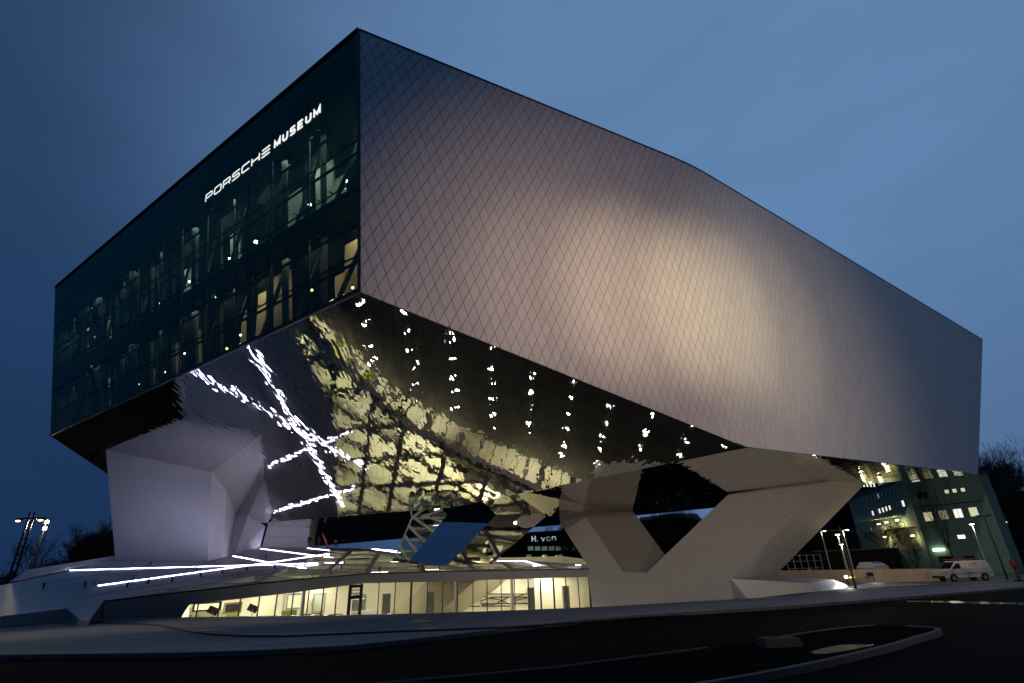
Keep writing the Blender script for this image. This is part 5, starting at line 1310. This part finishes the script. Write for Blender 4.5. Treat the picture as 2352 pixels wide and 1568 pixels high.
def table(zx0, zx1, zy, label):
    a, c = inpt(*zc2(zx0, zy), 1.4), inpt(*zc2(zx1, zy), 1.4); m_ = (a+c)/2; t = thing('table', label, 'table', (m_.x, m_.y, ZF), 'black tables behind the glazing'); ang = math.atan2((c-a).y, (c-a).x); L_ = (c-a).length; zt_ = max(m_.z, ZF+.7)
    mb = MB(); mb.box((m_.x, m_.y, zt_-.03), (L_, .8, .06), ang); mb.build('tabletop', M_black, t)
    U_ = Vector((math.cos(ang), math.sin(ang), 0)); V_ = Vector((-math.sin(ang), math.cos(ang), 0))
    for sx in (-1, 1):
        for sy in (-1, 1): q = m_+U_*(sx*(L_/2-.1))+V_*(sy*.32); mb = MB(); mb.tube([(q.x, q.y, ZF), (q.x, q.y, zt_-.05)], .03, 6); mb.build('leg', M_black, t)
    for k, dx in enumerate((-.35, .3)):
        q = m_+U_*(dx*L_)-V_*.75; tt = thing('chair', ('left' if k == 0 else 'right')+' black chair at the '+label.replace('black table ', 'table '), 'chair', (q.x, q.y, ZF), 'black chairs at the foyer tables')
        mb = MB(); mb.box((q.x, q.y, ZF+.45), (.42, .42, .05), ang); mb.build('seat', M_black, tt)
        mb = MB(); mb.box((q.x-V_.x*.2, q.y-V_.y*.2, ZF+.72), (.42, .04, .42), ang); mb.build('backrest', M_black, tt)
        for sx in (-1, 1):
            for sy in (-1, 1): w = q+U_*(sx*.19)+V_*(sy*.19); mb = MB(); mb.tube([(w.x, w.y, ZF), (w.x, w.y, ZF+.44)], .016, 5); mb.build('leg', M_grey, tt)
table(1480, 1675, 585, 'black table right of the round column'); table(1722, 1925, 592, 'black table just left of the entrance door'); table(950, 1220, 612, 'black table left of the round column')
# framed screens and doors on the foyer walls
def wall_frame(zx0, zy0, zx1, zy1, d, m_f, m_p, name, label, cat):
    a, c = inpt(*zc2(zx0, zy1), d), inpt(*zc2(zx1, zy1), d); top = inpt(*zc2((zx0+zx1)/2, zy0), d).z; z0 = (a.z+c.z)/2; t = thing(name, label, cat, (a+c)/2); D_ = (c-a); D_.z = 0; L_ = D_.length; D_.normalize(); F = (D_, Vector((-D_.y, D_.x, 0)), Vector((0, 0, 1))); m_ = (a+c)/2; m_.z = (top+z0)/2; H_ = top-z0
    mb = MB()
    for s_ in (-1, 1): mb.box(m_+D_*(s_*L_/2), (.12, .1, H_+.12), frame=F); mb.box(m_+Vector((0, 0, s_*H_/2)), (L_-.12, .1, .12), frame=F)
    mb.build('frame', m_f, t); mb = MB(); mb.box(m_, (L_-.06, .05, H_-.06), frame=F); mb.build('panel', m_p, t)
wall_frame(155, 462, 478, 548, 4.2, M_black, mat('screen_glow', (.5, .5, .3), .4, emit=(1, .9, .5), es=.7), 'wall_screen', 'black framed glowing screen at the left end of the foyer', 'screen')
wall_frame(530, 462, 728, 575, 4.0, M_wood, M_black, 'display_cabinet', 'dark brown display cabinet between the two tilted screens', 'cabinet')
wall_frame(1595, 356, 1728, 560, 4.2, M_grey, mat('pale_green_panel', (.42, .47, .36), .5), 'wall_door', 'pale green framed door panel left of the entrance', 'door')
wall_frame(1275, 360, 1450, 525, 4.2, M_grey, M_cream, 'wall_board', 'large cream board in a thin grey frame behind the round column', 'board')
# counter with shelves behind the entrance door
a = inpt(*zc2(1900, 520), 5.5); t = thing('bar_counter', 'white bar counter with back shelf behind the entrance door', 'counter', (a.x, a.y, ZF))
mb = MB(); mb.box((a.x, a.y, ZF+.6), (4.6, .8, 1.2), RZ); mb.build('counter', M_galv, t)
nb_ = -nrm_at(830)
mb = MB()
for z_ in (1.4, 1.9, 2.4): mb.box((a.x+nb_.x*1.2, a.y+nb_.y*1.2, ZF+z_), (4.4, .35, .06), RZ)
mb.box((a.x+nb_.x*1.45, a.y+nb_.y*1.45, ZF+1.9), (4.6, .08, 1.5), RZ); mb.build('shelf', M_grey, t)
mb = MB()
for k in range(26): mb.tube([(a.x+nb_.x*1.15+ru.x*(k*.16-2.0), a.y+nb_.y*1.15+ru.y*(k*.16-2.0), ZF+1.43+(k % 3)*.5), (a.x+nb_.x*1.15+ru.x*(k*.16-2.0), a.y+nb_.y*1.15+ru.y*(k*.16-2.0), ZF+1.68+(k % 3)*.5)], .04, 6)
mb.build('bottle', M_wood, t, stuff=True)
for k in (0, 1):
    mb = MB(); mb.box((a.x-.3+k*.5, a.y-.4, ZF+2.3-k*.02), (2.4, .1, .07), RZ); mb.build('tube_light', M_winw, t)
